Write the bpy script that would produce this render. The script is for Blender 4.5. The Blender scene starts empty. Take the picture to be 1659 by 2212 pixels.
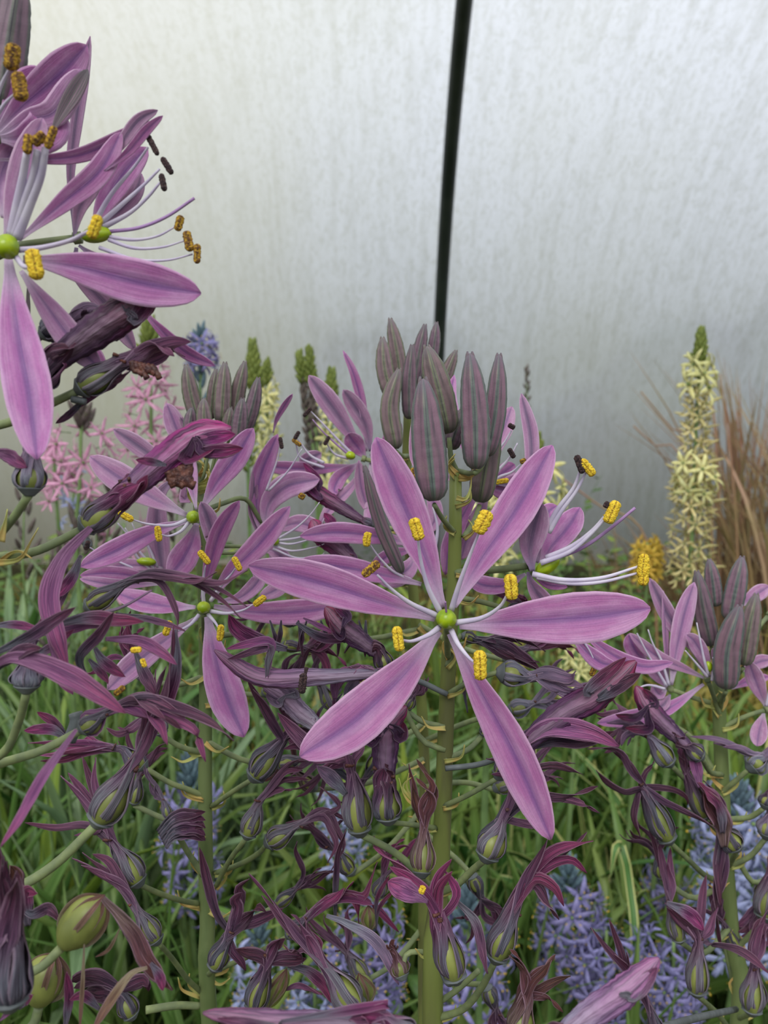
import bpy, math, random
from mathutils import Vector, Matrix, noise
random.seed(7)
# ------------------------------------------------------------------ camera, light, exposure
IW, IH, F = 1659.0, 2212.0, 1780.0
CAM_H, PITCH = 0.62, math.radians(10.5)
scn = bpy.context.scene
COL = scn.collection
cam_data = bpy.data.cameras.new('camera'); cam = bpy.data.objects.new('camera', cam_data); COL.objects.link(cam)
scn.camera = cam
cam.location = (0, 0, CAM_H); cam.rotation_euler = (math.pi / 2 - PITCH, 0, 0)
cam_data.sensor_fit = 'HORIZONTAL'; cam_data.sensor_width = 36.0; cam_data.lens = 36.0 * F / IW
cam_data.clip_start = 0.01; cam_data.clip_end = 200
cam_data.dof.use_dof = True; cam_data.dof.focus_distance = 0.172; cam_data.dof.aperture_fstop = cam_data.lens / 0.95

scn.view_settings.view_transform = 'Standard'
try: scn.view_settings.look = 'None'
except Exception: pass
scn.view_settings.gamma = 1.0
scn.view_settings.exposure = 0.0
scn.view_settings.use_curve_mapping = False
scn.cycles.max_bounces = 8
scn.cycles.transparent_max_bounces = 8
scn.cycles.use_denoising = True
scn.cycles.sample_clamp_indirect = 4.0

world = bpy.data.worlds.new('overcast_sky'); scn.world = world; world.use_nodes = True
wt = world.node_tree; wt.nodes.clear()
wo = wt.nodes.new('ShaderNodeOutputWorld'); wb = wt.nodes.new('ShaderNodeBackground')
wc = wt.nodes.new('ShaderNodeTexCoord'); ws = wt.nodes.new('ShaderNodeSeparateXYZ'); wr = wt.nodes.new('ShaderNodeValToRGB')
wm = wt.nodes.new('ShaderNodeMapRange')
wt.links.new(wc.outputs['Generated'], ws.inputs[0]); wt.links.new(ws.outputs['Z'], wm.inputs['Value'])
wm.inputs['From Min'].default_value = -1; wm.inputs['From Max'].default_value = 1
wt.links.new(wm.outputs[0], wr.inputs['Fac']); wt.links.new(wr.outputs['Color'], wb.inputs['Color']); wt.links.new(wb.outputs[0], wo.inputs[0])
e = wr.color_ramp.elements
e[0].position = 0.0; e[0].color = (0.05, 0.06, 0.04, 1)
e[1].position = 1.0; e[1].color = (1.08, 1.09, 1.12, 1)
for p, c in ((0.44, (0.10, 0.11, 0.09, 1)), (0.52, (0.42, 0.46, 0.47, 1)), (0.60, (0.80, 0.85, 0.92, 1)), (0.72, (1.06, 1.08, 1.12, 1))):
    q = e.new(p); q.color = c
wb.inputs['Strength'].default_value = 1.0

sun_d = bpy.data.lights.new('fill_sun', 'SUN'); sun_d.energy = 2.0; sun_d.angle = math.radians(36); sun_d.color = (1.0, 0.98, 0.95)  # sun lamp added for shape and frontal fill; the sky itself is overcast
sun = bpy.data.objects.new('fill_sun', sun_d); COL.objects.link(sun); sun.rotation_euler = (math.radians(38), math.radians(-12), 0)

# ------------------------------------------------------------------ geometry helpers
CP, SP = math.cos(PITCH), math.sin(PITCH)
AX = Vector((0, CP, -SP)); UP = Vector((0, SP, CP)); RT = Vector((1, 0, 0)); CO = Vector((0, 0, CAM_H))
def W(x, y, d):
    return CO + AX * d + RT * ((x - IW / 2) / F * d) + UP * (-(y - IH / 2) / F * d)
def catmull(P, t):
    n = len(P) - 1; s = min(max(t, 0.0), 1.0) * n; i = min(int(s), n - 1); f = s - i
    p1, p2 = P[i], P[i + 1]
    p0 = P[i - 1] if i > 0 else p1 * 2 - p2
    p3 = P[i + 2] if i + 2 <= n else p2 * 2 - p1
    return 0.5 * ((p1 * 2) + (p2 - p0) * f + (p0 * 2 - p1 * 5 + p2 * 4 - p3) * f * f + (p1 * 3 - p0 - p2 * 3 + p3) * f * f * f)
def lin(tab, t):
    if t <= tab[0][0]: return tab[0][1]
    for (a, va), (b, vb) in zip(tab, tab[1:]):
        if t <= b:
            f = (t - a) / max(b - a, 1e-9); f = f * f * (3 - 2 * f) if False else f
            return va + (vb - va) * f
    return tab[-1][1]
def arc_resample(P, n):
    m = max(40, n * 3); Q = [catmull(P, i / m) for i in range(m + 1)]
    L = [0.0]
    for a, b in zip(Q, Q[1:]): L.append(L[-1] + (b - a).length)
    T = L[-1] or 1e-9; out = []; j = 0
    for i in range(n + 1):
        s = T * i / n
        while j < m - 1 and L[j + 1] < s: j += 1
        f = (s - L[j]) / max(L[j + 1] - L[j], 1e-12)
        out.append(Q[j].lerp(Q[j + 1], min(max(f, 0), 1)))
    return out, T

class MB:
    """collects geometry for one mesh"""
    def __init__(s): s.v = []; s.f = []; s.uv = []; s.mi = []
    def face(s, idx, uvs, mi=0): s.f.append(idx); s.uv.extend(uvs); s.mi.append(mi)
    def blade(s, P, wid, nrm=None, roll=0.0, roll1=None, cup=0.12, n=14, m=6, th=0.00025, wav=0.0, crease=0.0, seed=0.0, mi=0, tab=None):
        """P world points; wid(t)->half width (m); nrm(t)->normal or None (towards the camera)"""
        Q, T = arc_resample(P, n); base = len(s.v); rows = []
        r1 = roll if roll1 is None else roll1
        for i, p in enumerate(Q):
            t = i / n
            tg = (Q[min(i + 1, n)] - Q[max(i - 1, 0)])
            tg = tg.normalized() if tg.length > 1e-12 else Vector((0, 0, 1))
            nn = nrm(t) if nrm else (CO - p)
            nn = nn - tg * nn.dot(tg)
            nn = nn.normalized() if nn.length > 1e-9 else tg.orthogonal().normalized()
            a = math.radians(roll + (r1 - roll) * t)
            if a: nn = Matrix.Rotation(a, 3, tg) @ nn
            sd = tg.cross(nn).normalized(); h = max(wid(t), 1e-5); rows.append((p, sd, nn, h))
        for lay in (0, 1):
            for i, (p, sd, nn, h) in enumerate(rows):
                t = i / n
                for j in range(m + 1):
                    u = -1 + 2 * j / m
                    off = cup * h * u * u - crease * h * math.exp(-(u / 0.22) ** 2)
                    hh = h
                    if wav:
                        w1 = noise.noise(Vector((t * 5 + seed, u * 0.8, seed * 1.7)))
                        off += wav * h * w1 * (0.35 + abs(u)); hh = h * (1 + wav * 0.25 * noise.noise(Vector((t * 7, seed, 3.3 + (u > 0) * 9))))
                    tt = th * (1 - 0.75 * abs(u)) if lay else 0
                    s.v.append(p + sd * (u * hh) + nn * (off - tt))
        k = m + 1; L = (n + 1) * k
        for i in range(n):
            for j in range(m):
                a, b, c, d = i * k + j, i * k + j + 1, (i + 1) * k + j + 1, (i + 1) * k + j
                U = [(j / m, i / n), ((j + 1) / m, i / n), ((j + 1) / m, (i + 1) / n), (j / m, (i + 1) / n)]
                s.face([base + a, base + b, base + c, base + d], U, mi)
                s.face([base + L + d, base + L + c, base + L + b, base + L + a], [U[3], U[2], U[1], U[0]], mi)
            for j in (0, m):
                a, d = i * k + j, (i + 1) * k + j; q = [base + a, base + d, base + L + d, base + L + a]
                U = [(j / m, i / n), (j / m, (i + 1) / n), (j / m, (i + 1) / n), (j / m, i / n)]
                if j == m: q.reverse(); U.reverse()
                s.face(q, U, mi)
        for i in (0, n):
            for j in range(m):
                a, b = i * k + j, i * k + j + 1; q = [base + b, base + a, base + L + a, base + L + b]
                if i == n: q.reverse()
                s.face(q, [(j / m, i / n)] * 4, mi)
        return s
    def tube(s, P, rad, seg=10, n=None, rib=0, ribd=0.0, cap=True, mi=0, lump=0.0, seed=0.0, flat=1.0, ph=0.0):
        n = n or max(4, 5 * (len(P) - 1)); Q, T = arc_resample(P, n); base = len(s.v)
        nn = None
        for i, p in enumerate(Q):
            tg = (Q[min(i + 1, n)] - Q[max(i - 1, 0)]); tg = tg.normalized() if tg.length > 1e-12 else Vector((0, 0, 1))
            c = (CO - p) if nn is None else nn
            c = c - tg * c.dot(tg); nn = c.normalized() if c.length > 1e-9 else tg.orthogonal().normalized()
            sd = tg.cross(nn); r = rad(i / n) if callable(rad) else rad
            for j in range(seg):
                a = 2 * math.pi * j / seg
                rr = r * (1 + (ribd * (abs(math.cos(rib * a / 2 + ph)) - 0.6) if rib else 0))
                if lump: rr *= 1 + lump * noise.noise(Vector((math.cos(a) * 2, math.sin(a) * 2 + seed, i * 0.9)))
                s.v.append(p + nn * (math.cos(a) * rr * flat) + sd * (math.sin(a) * rr))
        for i in range(n):
            for j in range(seg):
                a, b = i * seg + j, i * seg + (j + 1) % seg
                U = [(j / seg, i / n), ((j + 1) / seg, i / n), ((j + 1) / seg, (i + 1) / n), (j / seg, (i + 1) / n)]
                s.face([base + a, base + b, base + b + seg, base + a + seg], U, mi)
        if cap:
            s.face([base + j for j in reversed(range(seg))], [(j / seg, 0) for j in range(seg)], mi)
            s.face([base + n * seg + j for j in range(seg)], [(j / seg, 1) for j in range(seg)], mi)
        return s
    def build(s, name, mats, parent=None, root=None):
        me = bpy.data.meshes.new(name); o0 = root if root is not None else Vector((0, 0, 0))
        me.from_pydata([tuple(v - o0) for v in s.v], [], s.f)
        uvl = me.uv_layers.new(name='UVMap'); flat = [c for uv in s.uv for c in uv]
        uvl.data.foreach_set('uv', flat)
        if not isinstance(mats, (list, tuple)): mats = [mats]
        for mt in mats: me.materials.append(mt)
        if len(mats) > 1: me.polygons.foreach_set('material_index', s.mi)
        me.polygons.foreach_set('use_smooth', [True] * len(s.f)); me.update()
        o = bpy.data.objects.new(name, me); COL.objects.link(o)
        if parent is not None: o.parent = parent
        return o

def tag(o, label=None, cat=None, group=None, kind=None):
    if label: o['label'] = label
    if cat: o['category'] = cat
    if group: o['group'] = group
    if kind: o['kind'] = kind
    return o
def empty(name, loc, label, cat, group=None):
    o = bpy.data.objects.new(name, None); COL.objects.link(o); o.location = loc; o.empty_display_size = 0.02
    return tag(o, label, cat, group)

# ------------------------------------------------------------------ materials
def srgb(c):
    return tuple(((v / 255) / 12.92 if v / 255 <= 0.04045 else ((v / 255 + 0.055) / 1.055) ** 2.4) for v in c) + (1,)
class NT:
    def __init__(s, name):
        s.m = bpy.data.materials.new(name); s.m.use_nodes = True; s.t = s.m.node_tree; s.t.nodes.clear()
        s.out = s.n('ShaderNodeOutputMaterial')
    def n(s, ty, **k):
        x = s.t.nodes.new(ty)
        for a, b in k.items(): setattr(x, a, b)
        return x
    def l(s, a, b): s.t.links.new(a, b)
    def val(s, sock, v):
        if hasattr(v, 'is_linked') or hasattr(v, 'links'): s.l(v, sock)
        else: sock.default_value = v
    def math(s, op, a, b=0.0, c=None, clamp=False):
        x = s.n('ShaderNodeMath', operation=op, use_clamp=clamp); s.val(x.inputs[0], a); s.val(x.inputs[1], b)
        if c is not None: s.val(x.inputs[2], c)
        return x.outputs[0]
    def mix(s, f, a, b, blend='MIX'):
        x = s.n('ShaderNodeMixRGB', blend_type=blend); s.val(x.inputs[0], f); s.val(x.inputs[1], a); s.val(x.inputs[2], b)
        return x.outputs[0]
    def uv(s):
        u = s.n('ShaderNodeUVMap'); sp = s.n('ShaderNodeSeparateXYZ'); s.l(u.outputs[0], sp.inputs[0]); s.uvo = u.outputs[0]
        return sp.outputs[0], sp.outputs[1]
    def noise(s, vec, scale, detail=3, dist=0.0, rough=0.5):
        x = s.n('ShaderNodeTexNoise'); s.l(vec, x.inputs['Vector']); x.inputs['Scale'].default_value = scale
        x.inputs['Detail'].default_value = detail; x.inputs['Distortion'].default_value = dist; x.inputs['Roughness'].default_value = rough
        return x.outputs['Fac']
    def mapv(s, vec, sc):
        x = s.n('ShaderNodeMapping'); s.l(vec, x.inputs[0]); x.inputs['Scale'].default_value = sc; return x.outputs[0]
    def ramp(s, f, stops):
        x = s.n('ShaderNodeValToRGB'); s.val(x.inputs[0], f); el = x.color_ramp.elements
        el[0].position = stops[0][0]; el[0].color = stops[0][1]; el[1].position = stops[-1][0]; el[1].color = stops[-1][1]
        for p, c in stops[1:-1]: q = el.new(p); q.color = c
        return x.outputs[0]
    def gauss(s, u, c, w):   # 1 at u=c falling to 0 at |u-c|=w
        d = s.math('ABSOLUTE', s.math('SUBTRACT', u, c)); x = s.n('ShaderNodeMapRange', interpolation_type='SMOOTHSTEP')
        s.l(d, x.inputs[0]); x.inputs[1].default_value = 0; x.inputs[2].default_value = w; x.inputs[3].default_value = 1; x.inputs[4].default_value = 0
        return x.outputs[0]
    def step(s, v, a, b):
        x = s.n('ShaderNodeMapRange', interpolation_type='SMOOTHSTEP'); s.l(v, x.inputs[0])
        x.inputs[1].default_value = a; x.inputs[2].default_value = b; x.inputs[3].default_value = 0; x.inputs[4].default_value = 1
        return x.outputs[0]
    def vary(s, col, amt=0.12, hue=0.02):
        oi = s.n('ShaderNodeObjectInfo'); h = s.n('ShaderNodeHueSaturation'); s.l(col, h.inputs['Color'])
        s.l(s.math('MULTIPLY_ADD', oi.outputs['Random'], amt * 2, 1 - amt), h.inputs['Value'])
        s.l(s.math('MULTIPLY_ADD', oi.outputs['Random'], -hue * 2, 0.5 + hue), h.inputs['Hue'])
        return h.outputs[0]
    def finish(s, col, rough=0.55, trans=0.0, bump=None, spec=0.3, bstr=0.3, bdist=0.0005, sheen=0.0):
        b = s.n('ShaderNodeBsdfPrincipled'); s.val(b.inputs['Base Color'], col); b.inputs['Roughness'].default_value = rough
        b.inputs['Specular IOR Level'].default_value = spec
        if sheen: b.inputs['Sheen Weight'].default_value = sheen
        if bump is not None:
            bp = s.n('ShaderNodeBump'); bp.inputs['Strength'].default_value = bstr; bp.inputs['Distance'].default_value = bdist
            s.l(bump, bp.inputs['Height']); s.l(bp.outputs[0], b.inputs['Normal'])
        if trans:
            t = s.n('ShaderNodeBsdfTranslucent'); s.val(t.inputs[0], col); mx = s.n('ShaderNodeMixShader'); mx.inputs[0].default_value = trans
            s.l(b.outputs[0], mx.inputs[1]); s.l(t.outputs[0], mx.inputs[2]); s.l(mx.outputs[0], s.out.inputs[0])
        else: s.l(b.outputs[0], s.out.inputs[0])
        return s.m

def petal_mat(name, body, stripe, rim, pale, wid=0.13, trans=0.25):
    t = NT(name); u, v = t.uv()
    body = srgb(body); stripe = srgb(stripe); rim = srgb(rim); pale = srgb(pale)
    st = t.mapv(t.uvo, (26, 2.2, 1)); veins = t.noise(st, 1.0, 3, 0.2)
    blot = t.noise(t.mapv(t.uvo, (3, 4, 1)), 1.3, 2)
    c = t.mix(t.step(blot, 0.35, 0.7), body, srgb(tuple(min(255, int(x * 1.10)) for x in (0, 0, 0))) if False else t.mix(0.35, body, rim))
    c = t.mix(t.math('MULTIPLY', t.step(veins, 0.45, 0.62), 0.20), c, stripe)
    cs = t.math('MULTIPLY', t.gauss(u, 0.5, wid), t.math('MULTIPLY', t.step(v, 0.03, 0.35), 0.66))
    cs2 = t.math('MULTIPLY', t.gauss(u, 0.5, wid * 2.3), 0.28)
    c = t.mix(cs2, c, stripe); c = t.mix(t.math('MULTIPLY', cs, t.math('MULTIPLY_ADD', t.step(veins, 0.3, 0.6), 0.4, 0.6)), c, stripe)
    ed = t.math('MULTIPLY', t.step(t.math('ABSOLUTE', t.math('SUBTRACT', u, 0.5)), 0.40, 0.5), 0.65)
    c = t.mix(ed, c, rim)
    c = t.mix(t.math('MULTIPLY', t.math('SUBTRACT', 1.0, t.step(v, 0.02, 0.28)), 0.75), c, pale)
    c = t.vary(c, 0.08, 0.008)
    g = t.n('ShaderNodeTexCoord'); grain = t.noise(g.outputs['Object'], 2600, 2)
    c = t.mix(0.16, c, t.mix(1.0, c, t.ramp(grain, [(0.3, (0.35, 0.35, 0.35, 1)), (0.7, (1, 1, 1, 1))]), 'MULTIPLY'))
    return t.finish(c, 0.5, trans, t.math('ADD', veins, t.math('MULTIPLY', grain, 0.25)), 0.3, 0.35, 0.0003, 0.1)
def wither_mat(name, c0, c1, c2, streak, trans=0.12, tip=None):
    t = NT(name); u, v = t.uv()
    s1 = t.noise(t.mapv(t.uvo, (9, 2.0, 1)), 1.0, 4, 0.6)
    s2 = t.noise(t.mapv(t.uvo, (22, 3.0, 1)), 1.0, 3, 0.3)
    c = t.ramp(t.math('ADD', v, t.math('MULTIPLY_ADD', s1, 0.16, -0.08)), [(0.02, srgb(c0)), (0.28, srgb(c0)), (0.52, srgb(c1)), (0.95, srgb(c2))])
    c = t.mix(t.math('MULTIPLY', t.step(s2, 0.44, 0.6), 0.85), c, srgb(streak))
    lt = t.mix(0.6, c, srgb((196, 164, 186)))
    c = t.mix(t.math('MULTIPLY', t.step(s1, 0.55, 0.72), 0.55), c, lt)
    ed = t.math('MULTIPLY', t.step(t.math('ABSOLUTE', t.math('SUBTRACT', u, 0.5)), 0.36, 0.5), 0.5)
    c = t.mix(ed, c, lt)
    c = t.vary(c, 0.16, 0.015)
    return t.finish(c, 0.48, trans, t.math('ADD', t.math('MULTIPLY', s1, 1.2), s2), 0.35, 0.7, 0.0007)
def simple_mat(name, c, c2=None, scale=300, rough=0.55, trans=0.0, stretch=(1, 1, 1), vary=0.08, bump=0.0, spec=0.3):
    t = NT(name); g = t.n('ShaderNodeTexCoord'); vec = t.mapv(g.outputs['Object'], stretch)
    nz = t.noise(vec, scale, 3); col = t.mix(t.step(nz, 0.35, 0.65), srgb(c), srgb(c2 or c))
    col = t.vary(col, vary, 0.006)
    return t.finish(col, rough, trans, nz if bump else None, spec, bump or 0.2, 0.0005)

M = {}
M['petal'] = petal_mat('petal_mauve', (186, 116, 173), (116, 78, 142), (226, 192, 222), (208, 192, 214))
M['petal_pale'] = petal_mat('petal_pale', (196, 142, 186), (125, 95, 145), (230, 203, 225), (208, 198, 214), 0.12)
M['petal_deep'] = petal_mat('petal_deep', (172, 98, 158), (110, 70, 128), (215, 172, 208), (190, 160, 195), 0.14)
M['petal_back'] = petal_mat('petal_back', (188, 138, 176), (84, 74, 108), (222, 196, 220), (150, 140, 170), 0.24)
M['w_mauve'] = wither_mat('withered_mauve', (124, 126, 134), (132, 98, 124), (132, 74, 104), (70, 42, 70))
M['w_dark'] = wither_mat('withered_dark', (100, 102, 114), (98, 66, 92), (102, 52, 74), (40, 24, 44))
M['w_magenta'] = wither_mat('withered_magenta', (112, 112, 126), (126, 66, 104), (150, 60, 104), (66, 28, 58))
M['w_pink'] = wither_mat('withered_pink', (160, 112, 152), (162, 98, 146), (170, 84, 130), (108, 64, 108), 0.2)
M['w_brown'] = wither_mat('withered_brown', (124, 104, 98), (104, 64, 72), (118, 74, 62), (62, 38, 42))
M['w_tan'] = wither_mat('withered_tan', (170, 160, 128), (150, 128, 100), (146, 104, 92), (104, 78, 68))
M['w_grey'] = wither_mat('withered_grey', (138, 142, 154), (144, 126, 150), (136, 98, 130), (92, 82, 106))

M['f_dark'] = wither_mat('fused_dark', (78, 54, 84), (80, 42, 78), (128, 34, 76), (44, 22, 46), 0.06)
M['f_magenta'] = wither_mat('fused_magenta', (104, 72, 106), (132, 50, 106), (158, 48, 104), (66, 26, 62), 0.1)
M['f_mauve'] = wither_mat('fused_mauve', (132, 124, 146), (128, 92, 130), (142, 86, 126), (76, 52, 84), 0.1)
M['f_grey'] = wither_mat('fused_grey', (142, 138, 152), (140, 120, 144), (124, 92, 120), (86, 70, 94), 0.1)
def bud_mat(name, ca, cb, seam, tip):
    t = NT(name); u, v = t.uv()
    k = t.math('MULTIPLY', u, 6.0); fr = t.math('FRACT', k); s2 = t.noise(t.mapv(t.uvo, (16, 1.2, 1)), 1.0, 3, 0.3)
    ed = t.math('MAXIMUM', t.gauss(fr, 0.0, 0.30), t.gauss(fr, 1.0, 0.30))
    c = t.mix(t.step(ed, 0.1, 0.8), srgb(ca), srgb(cb))
    lt = t.noise(t.mapv(t.uvo, (6, 2.4, 1)), 1.2, 3); c = t.mix(t.math('MULTIPLY', t.step(lt, 0.5, 0.75), 0.4), c, srgb((136, 124, 112)))
    c = t.mix(t.math('MULTIPLY', t.step(s2, 0.42, 0.62), 0.6), c, srgb(seam))
    se = t.math('MAXIMUM', t.gauss(fr, 0.0, 0.06), t.gauss(fr, 1.0, 0.06)); c = t.mix(t.math('MULTIPLY', se, 0.9), c, srgb(seam))
    c = t.mix(t.math('MULTIPLY', t.step(v, 0.8, 0.97), 0.6), c, srgb(tip))
    c = t.mix(t.math('MULTIPLY', t.math('SUBTRACT', 1.0, t.step(v, 0.0, 0.14)), 0.5), c, srgb((86, 98, 80)))
    c = t.vary(c, 0.08, 0.01)
    g = t.n('ShaderNodeTexCoord'); grain = t.noise(g.outputs['Object'], 2400, 2)
    return t.finish(c, 0.5, 0.0, t.math('ADD', s2, t.math('MULTIPLY', grain, 0.3)), 0.35, 0.3, 0.0004, 0.1)
M['bud'] = bud_mat('bud_striped', (116, 88, 102), (86, 98, 92), (54, 58, 62), (92, 88, 98))
M['bud_dark'] = bud_mat('bud_dark', (108, 84, 98), (84, 88, 82), (46, 42, 50), (88, 86, 90))
M['bud_olive'] = bud_mat('bud_olive', (114, 94, 98), (104, 110, 84), (58, 56, 56), (98, 94, 98))
M['stem'] = simple_mat('stem_green', (118, 128, 66), (98, 100, 62), 180, 0.45, 0, (1, 1, 0.12), 0.06, 0.15)
M['stem_pale'] = simple_mat('stem_pale', (114, 128, 82), (92, 108, 64), 180, 0.45, 0, (1, 1, 0.12), 0.06, 0.15)
M['ped'] = simple_mat('pedicel_green', (124, 136, 92), (104, 116, 84), 300, 0.5, 0, (1, 1, 1), 0.1, 0.1)
M['receptacle'] = simple_mat('receptacle_grey', (100, 106, 108), (84, 90, 92), 300, 0.5)
M['bract'] = simple_mat('bract_yellow', (184, 188, 112), (204, 172, 104), 200, 0.6, 0.2)
M['ovary'] = simple_mat('ovary_green', (158, 182, 24), (128, 158, 20), 500, 0.3, 0.05, (1, 1, 1), 0.05, 0.1, 0.5)
M['pod'] = simple_mat('pod_green', (134, 142, 74), (110, 118, 62), 240, 0.4, 0.05, (1, 1, .5), 0.08, 0.1, 0.4)
M['filament'] = simple_mat('filament_white', (222, 216, 230), (206, 196, 220), 200, 0.45, 0.25, vary=0.04)
M['style'] = simple_mat('style_lilac', (176, 142, 190), (160, 124, 172), 200, 0.45, 0.15, vary=0.04)
def anther_mat(name, a, b, seam, w):
    t = NT(name); u, v = t.uv(); g = t.n('ShaderNodeTexCoord'); nz = t.noise(g.outputs['Object'], 2600, 3)
    c = t.mix(t.step(nz, 0.4, 0.6), srgb(a), srgb(b))
    se = t.math('MAXIMUM', t.gauss(u, 0.0, w), t.gauss(u, 1.0, w)); wob = t.step(t.noise(t.mapv(t.uvo, (4, 14, 1)), 1.0, 2), 0.38, 0.55)
    c = t.mix(t.math('MULTIPLY', se, wob), c, srgb(seam))
    return t.finish(c, 0.75, 0.0, nz, 0.2, 0.9, 0.0006)
M['anther'] = anther_mat('anther_yellow', (234, 206, 66), (210, 170, 44), (128, 92, 36), 0.05)
M['anther_mix'] = anther_mat('anther_ochre', (190, 152, 50), (120, 84, 44), (66, 44, 40), 0.12)
M['anther_dark'] = anther_mat('anther_brown', (80, 62, 60), (54, 42, 46), (40, 30, 34), 0.1)
M['shrivel'] = simple_mat('shrivelled_brown', (104, 66, 54), (66, 42, 42), 900, 0.5, 0, (1, 1, 1), 0.1, 0.8)
# background plants
def bg_petal(name, a, b): return simple_mat(name, a, b, 500, 0.6, 0.3, vary=0.12)
M['blue'] = bg_petal('camas_blue', (160, 156, 204), (136, 132, 184)); M['blue_pale'] = bg_petal('camas_blue_pale', (170, 178, 212), (146, 154, 196))
M['pink'] = bg_petal('camas_pink', (226, 176, 202), (212, 152, 184)); M['cream'] = bg_petal('flower_cream', (232, 232, 176), (216, 212, 140))
M['cream_old'] = bg_petal('flower_straw', (222, 214, 160), (200, 186, 124))
M['budblue'] = bg_petal('bud_blue_grey', (112, 138, 148), (96, 116, 128)); M['budgreen'] = bg_petal('bud_green', (138, 152, 76), (112, 126, 62))
M['budpurple'] = bg_petal('bud_purple', (118, 104, 104), (96, 92, 76))
M['yellow'] = bg_petal('flower_yellow', (222, 196, 84), (200, 164, 60))
M['bgstem'] = simple_mat('distant_stem', (112, 138, 84), (92, 116, 68), 60, 0.6)
def leaf_mat(name, a, b, edge=None, ew=0.1):
    t = NT(name); u, v = t.uv(); s = t.noise(t.mapv(t.uvo, (14, 1.2, 1)), 1.0, 3)
    c = t.mix(t.step(s, 0.4, 0.62), srgb(a), srgb(b))
    c = t.mix(t.math('MULTIPLY', t.gauss(u, 0.5, 0.07), 0.4), c, srgb(tuple(min(255, x + 40) for x in a)))
    if edge: c = t.mix(t.step(t.math('ABSOLUTE', t.math('SUBTRACT', u, 0.5)), 0.5 - ew - 0.04, 0.5 - ew), c, srgb(edge))
    geo = t.n('ShaderNodeTexCoord'); big = t.noise(geo.outputs['Object'], 6, 2); c = t.mix(t.math('MULTIPLY', t.step(big, 0.4, 0.7), 0.35), c, srgb((150, 160, 78)))
    c = t.vary(c, 0.2, 0.02)
    return t.finish(c, 0.42, 0.3, s, 0.4, 0.2, 0.0006)
M['leaf'] = leaf_mat('leaf_green', (98, 136, 66), (76, 112, 52)); M['leaf2'] = leaf_mat('leaf_grey_green', (136, 162, 120), (112, 140, 98))
M['leaf3'] = leaf_mat('leaf_variegated', (84, 128, 60), (66, 108, 50), (196, 200, 130), 0.14); M['leaf4'] = leaf_mat('leaf_lime', (134, 158, 60), (104, 132, 48))
M['grass'] = leaf_mat('grass_green', (112, 140, 72), (84, 114, 56)); M['grassy'] = leaf_mat('grass_yellow', (182, 172, 88), (160, 138, 76))
M['straw'] = leaf_mat('straw_brown', (180, 144, 112), (140, 108, 86)); M['straw2'] = leaf_mat('straw_pale', (186, 162, 128), (148, 118, 90))

# ------------------------------------------------------------------ the setting
HC_Y, HR = 1.0, 1.45          # hoop of the tunnel: centre line at Y = 1 m, radius 1.45 m
def hoop(a, r): return Vector((0, HC_Y + math.cos(a) * r, math.sin(a) * r))
g = MB()
nx, ny = 60, 40
for i in range(nx + 1):
    for j in range(ny + 1):
        x = -3.2 + 6.4 * i / nx; y = -0.6 + 3.6 * j / ny
        g.v.append(Vector((x, y, 0.012 * noise.noise(Vector((x * 4, y * 4, 0))) - 0.01)))
for i in range(nx):
    for j in range(ny):
        a = i * (ny + 1) + j; g.face([a, a + ny + 1, a + ny + 2, a + 1], [(0, 0)] * 4)
t = NT('soil'); tc = t.n('ShaderNodeTexCoord'); nz = t.noise(tc.outputs['Object'], 3.2, 4); n2 = t.noise(tc.outputs['Object'], 60, 4)
c = t.ramp(nz, [(0.3, srgb((44, 44, 32))), (0.5, srgb((70, 68, 42))), (0.62, srgb((112, 96, 54))), (0.75, srgb((66, 54, 40)))])
c = t.mix(t.math('MULTIPLY', t.step(n2, 0.4, 0.7), 0.6), c, srgb((48, 44, 32)))
soil = t.finish(c, 0.9, 0, n2, 0.1, 0.8, 0.01)
tag(g.build('floor', soil), kind='structure')

# polythene skin over the hoops
sk = MB(); na, nxx = 60, 64
for i in range(nxx + 1):
    for j in range(na + 1):
        a = math.radians(78) * j / na; x = -3.4 + 6.8 * i / nxx
        p = hoop(a, HR + 0.019 - 0.006 * abs(math.sin((x - 0.15) * 2.2)) + 0.003 * noise.noise(Vector((x * 1.5, a * 3, 1)))); p.x = x; sk.v.append(p)
for i in range(nxx):
    for j in range(na):
        a = i * (na + 1) + j
        sk.face([a, a + 1, a + na + 2, a + na + 1], [(i / nxx, j / na), (i / nxx, (j + 1) / na), ((i + 1) / nxx, (j + 1) / na), ((i + 1) / nxx, j / na)])
t = NT('fogged_polythene'); tc = t.n('ShaderNodeTexCoord'); ob = tc.outputs['Object']
drip = t.noise(t.mapv(ob, (46, 5, 3.2)), 1.0, 5, 0.0, 0.6)
spk = t.noise(t.mapv(ob, (90, 50, 22)), 1.0, 5, 0.5, 0.78)
algae = t.noise(t.mapv(ob, (1.6, 1.0, 1.0)), 1.0, 2)
film = srgb((242, 245, 250))
col = t.mix(t.math('MULTIPLY', t.step(drip, 0.42, 0.70), 0.30), film, srgb((196, 198, 190)))
col = t.mix(t.math('MULTIPLY', t.step(spk, 0.44, 0.66), 0.42), col, srgb((196, 198, 188)))
sx = t.n('ShaderNodeSeparateXYZ'); t.l(ob, sx.inputs[0])
left_tint = t.math('SUBTRACT', 1.0, t.step(sx.outputs[0], -1.0, 0.1))  # mask for a cream tint that grows towards the left
col = t.mix(t.math('MULTIPLY', t.step(algae, 0.40, 0.66), 0.22), col, srgb((222, 222, 196)))
col = t.mix(t.math('MULTIPLY', left_tint, 0.65), col, srgb((242, 236, 204)))
tr = t.n('ShaderNodeBsdfTranslucent'); t.l(col, tr.inputs[0])
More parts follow.
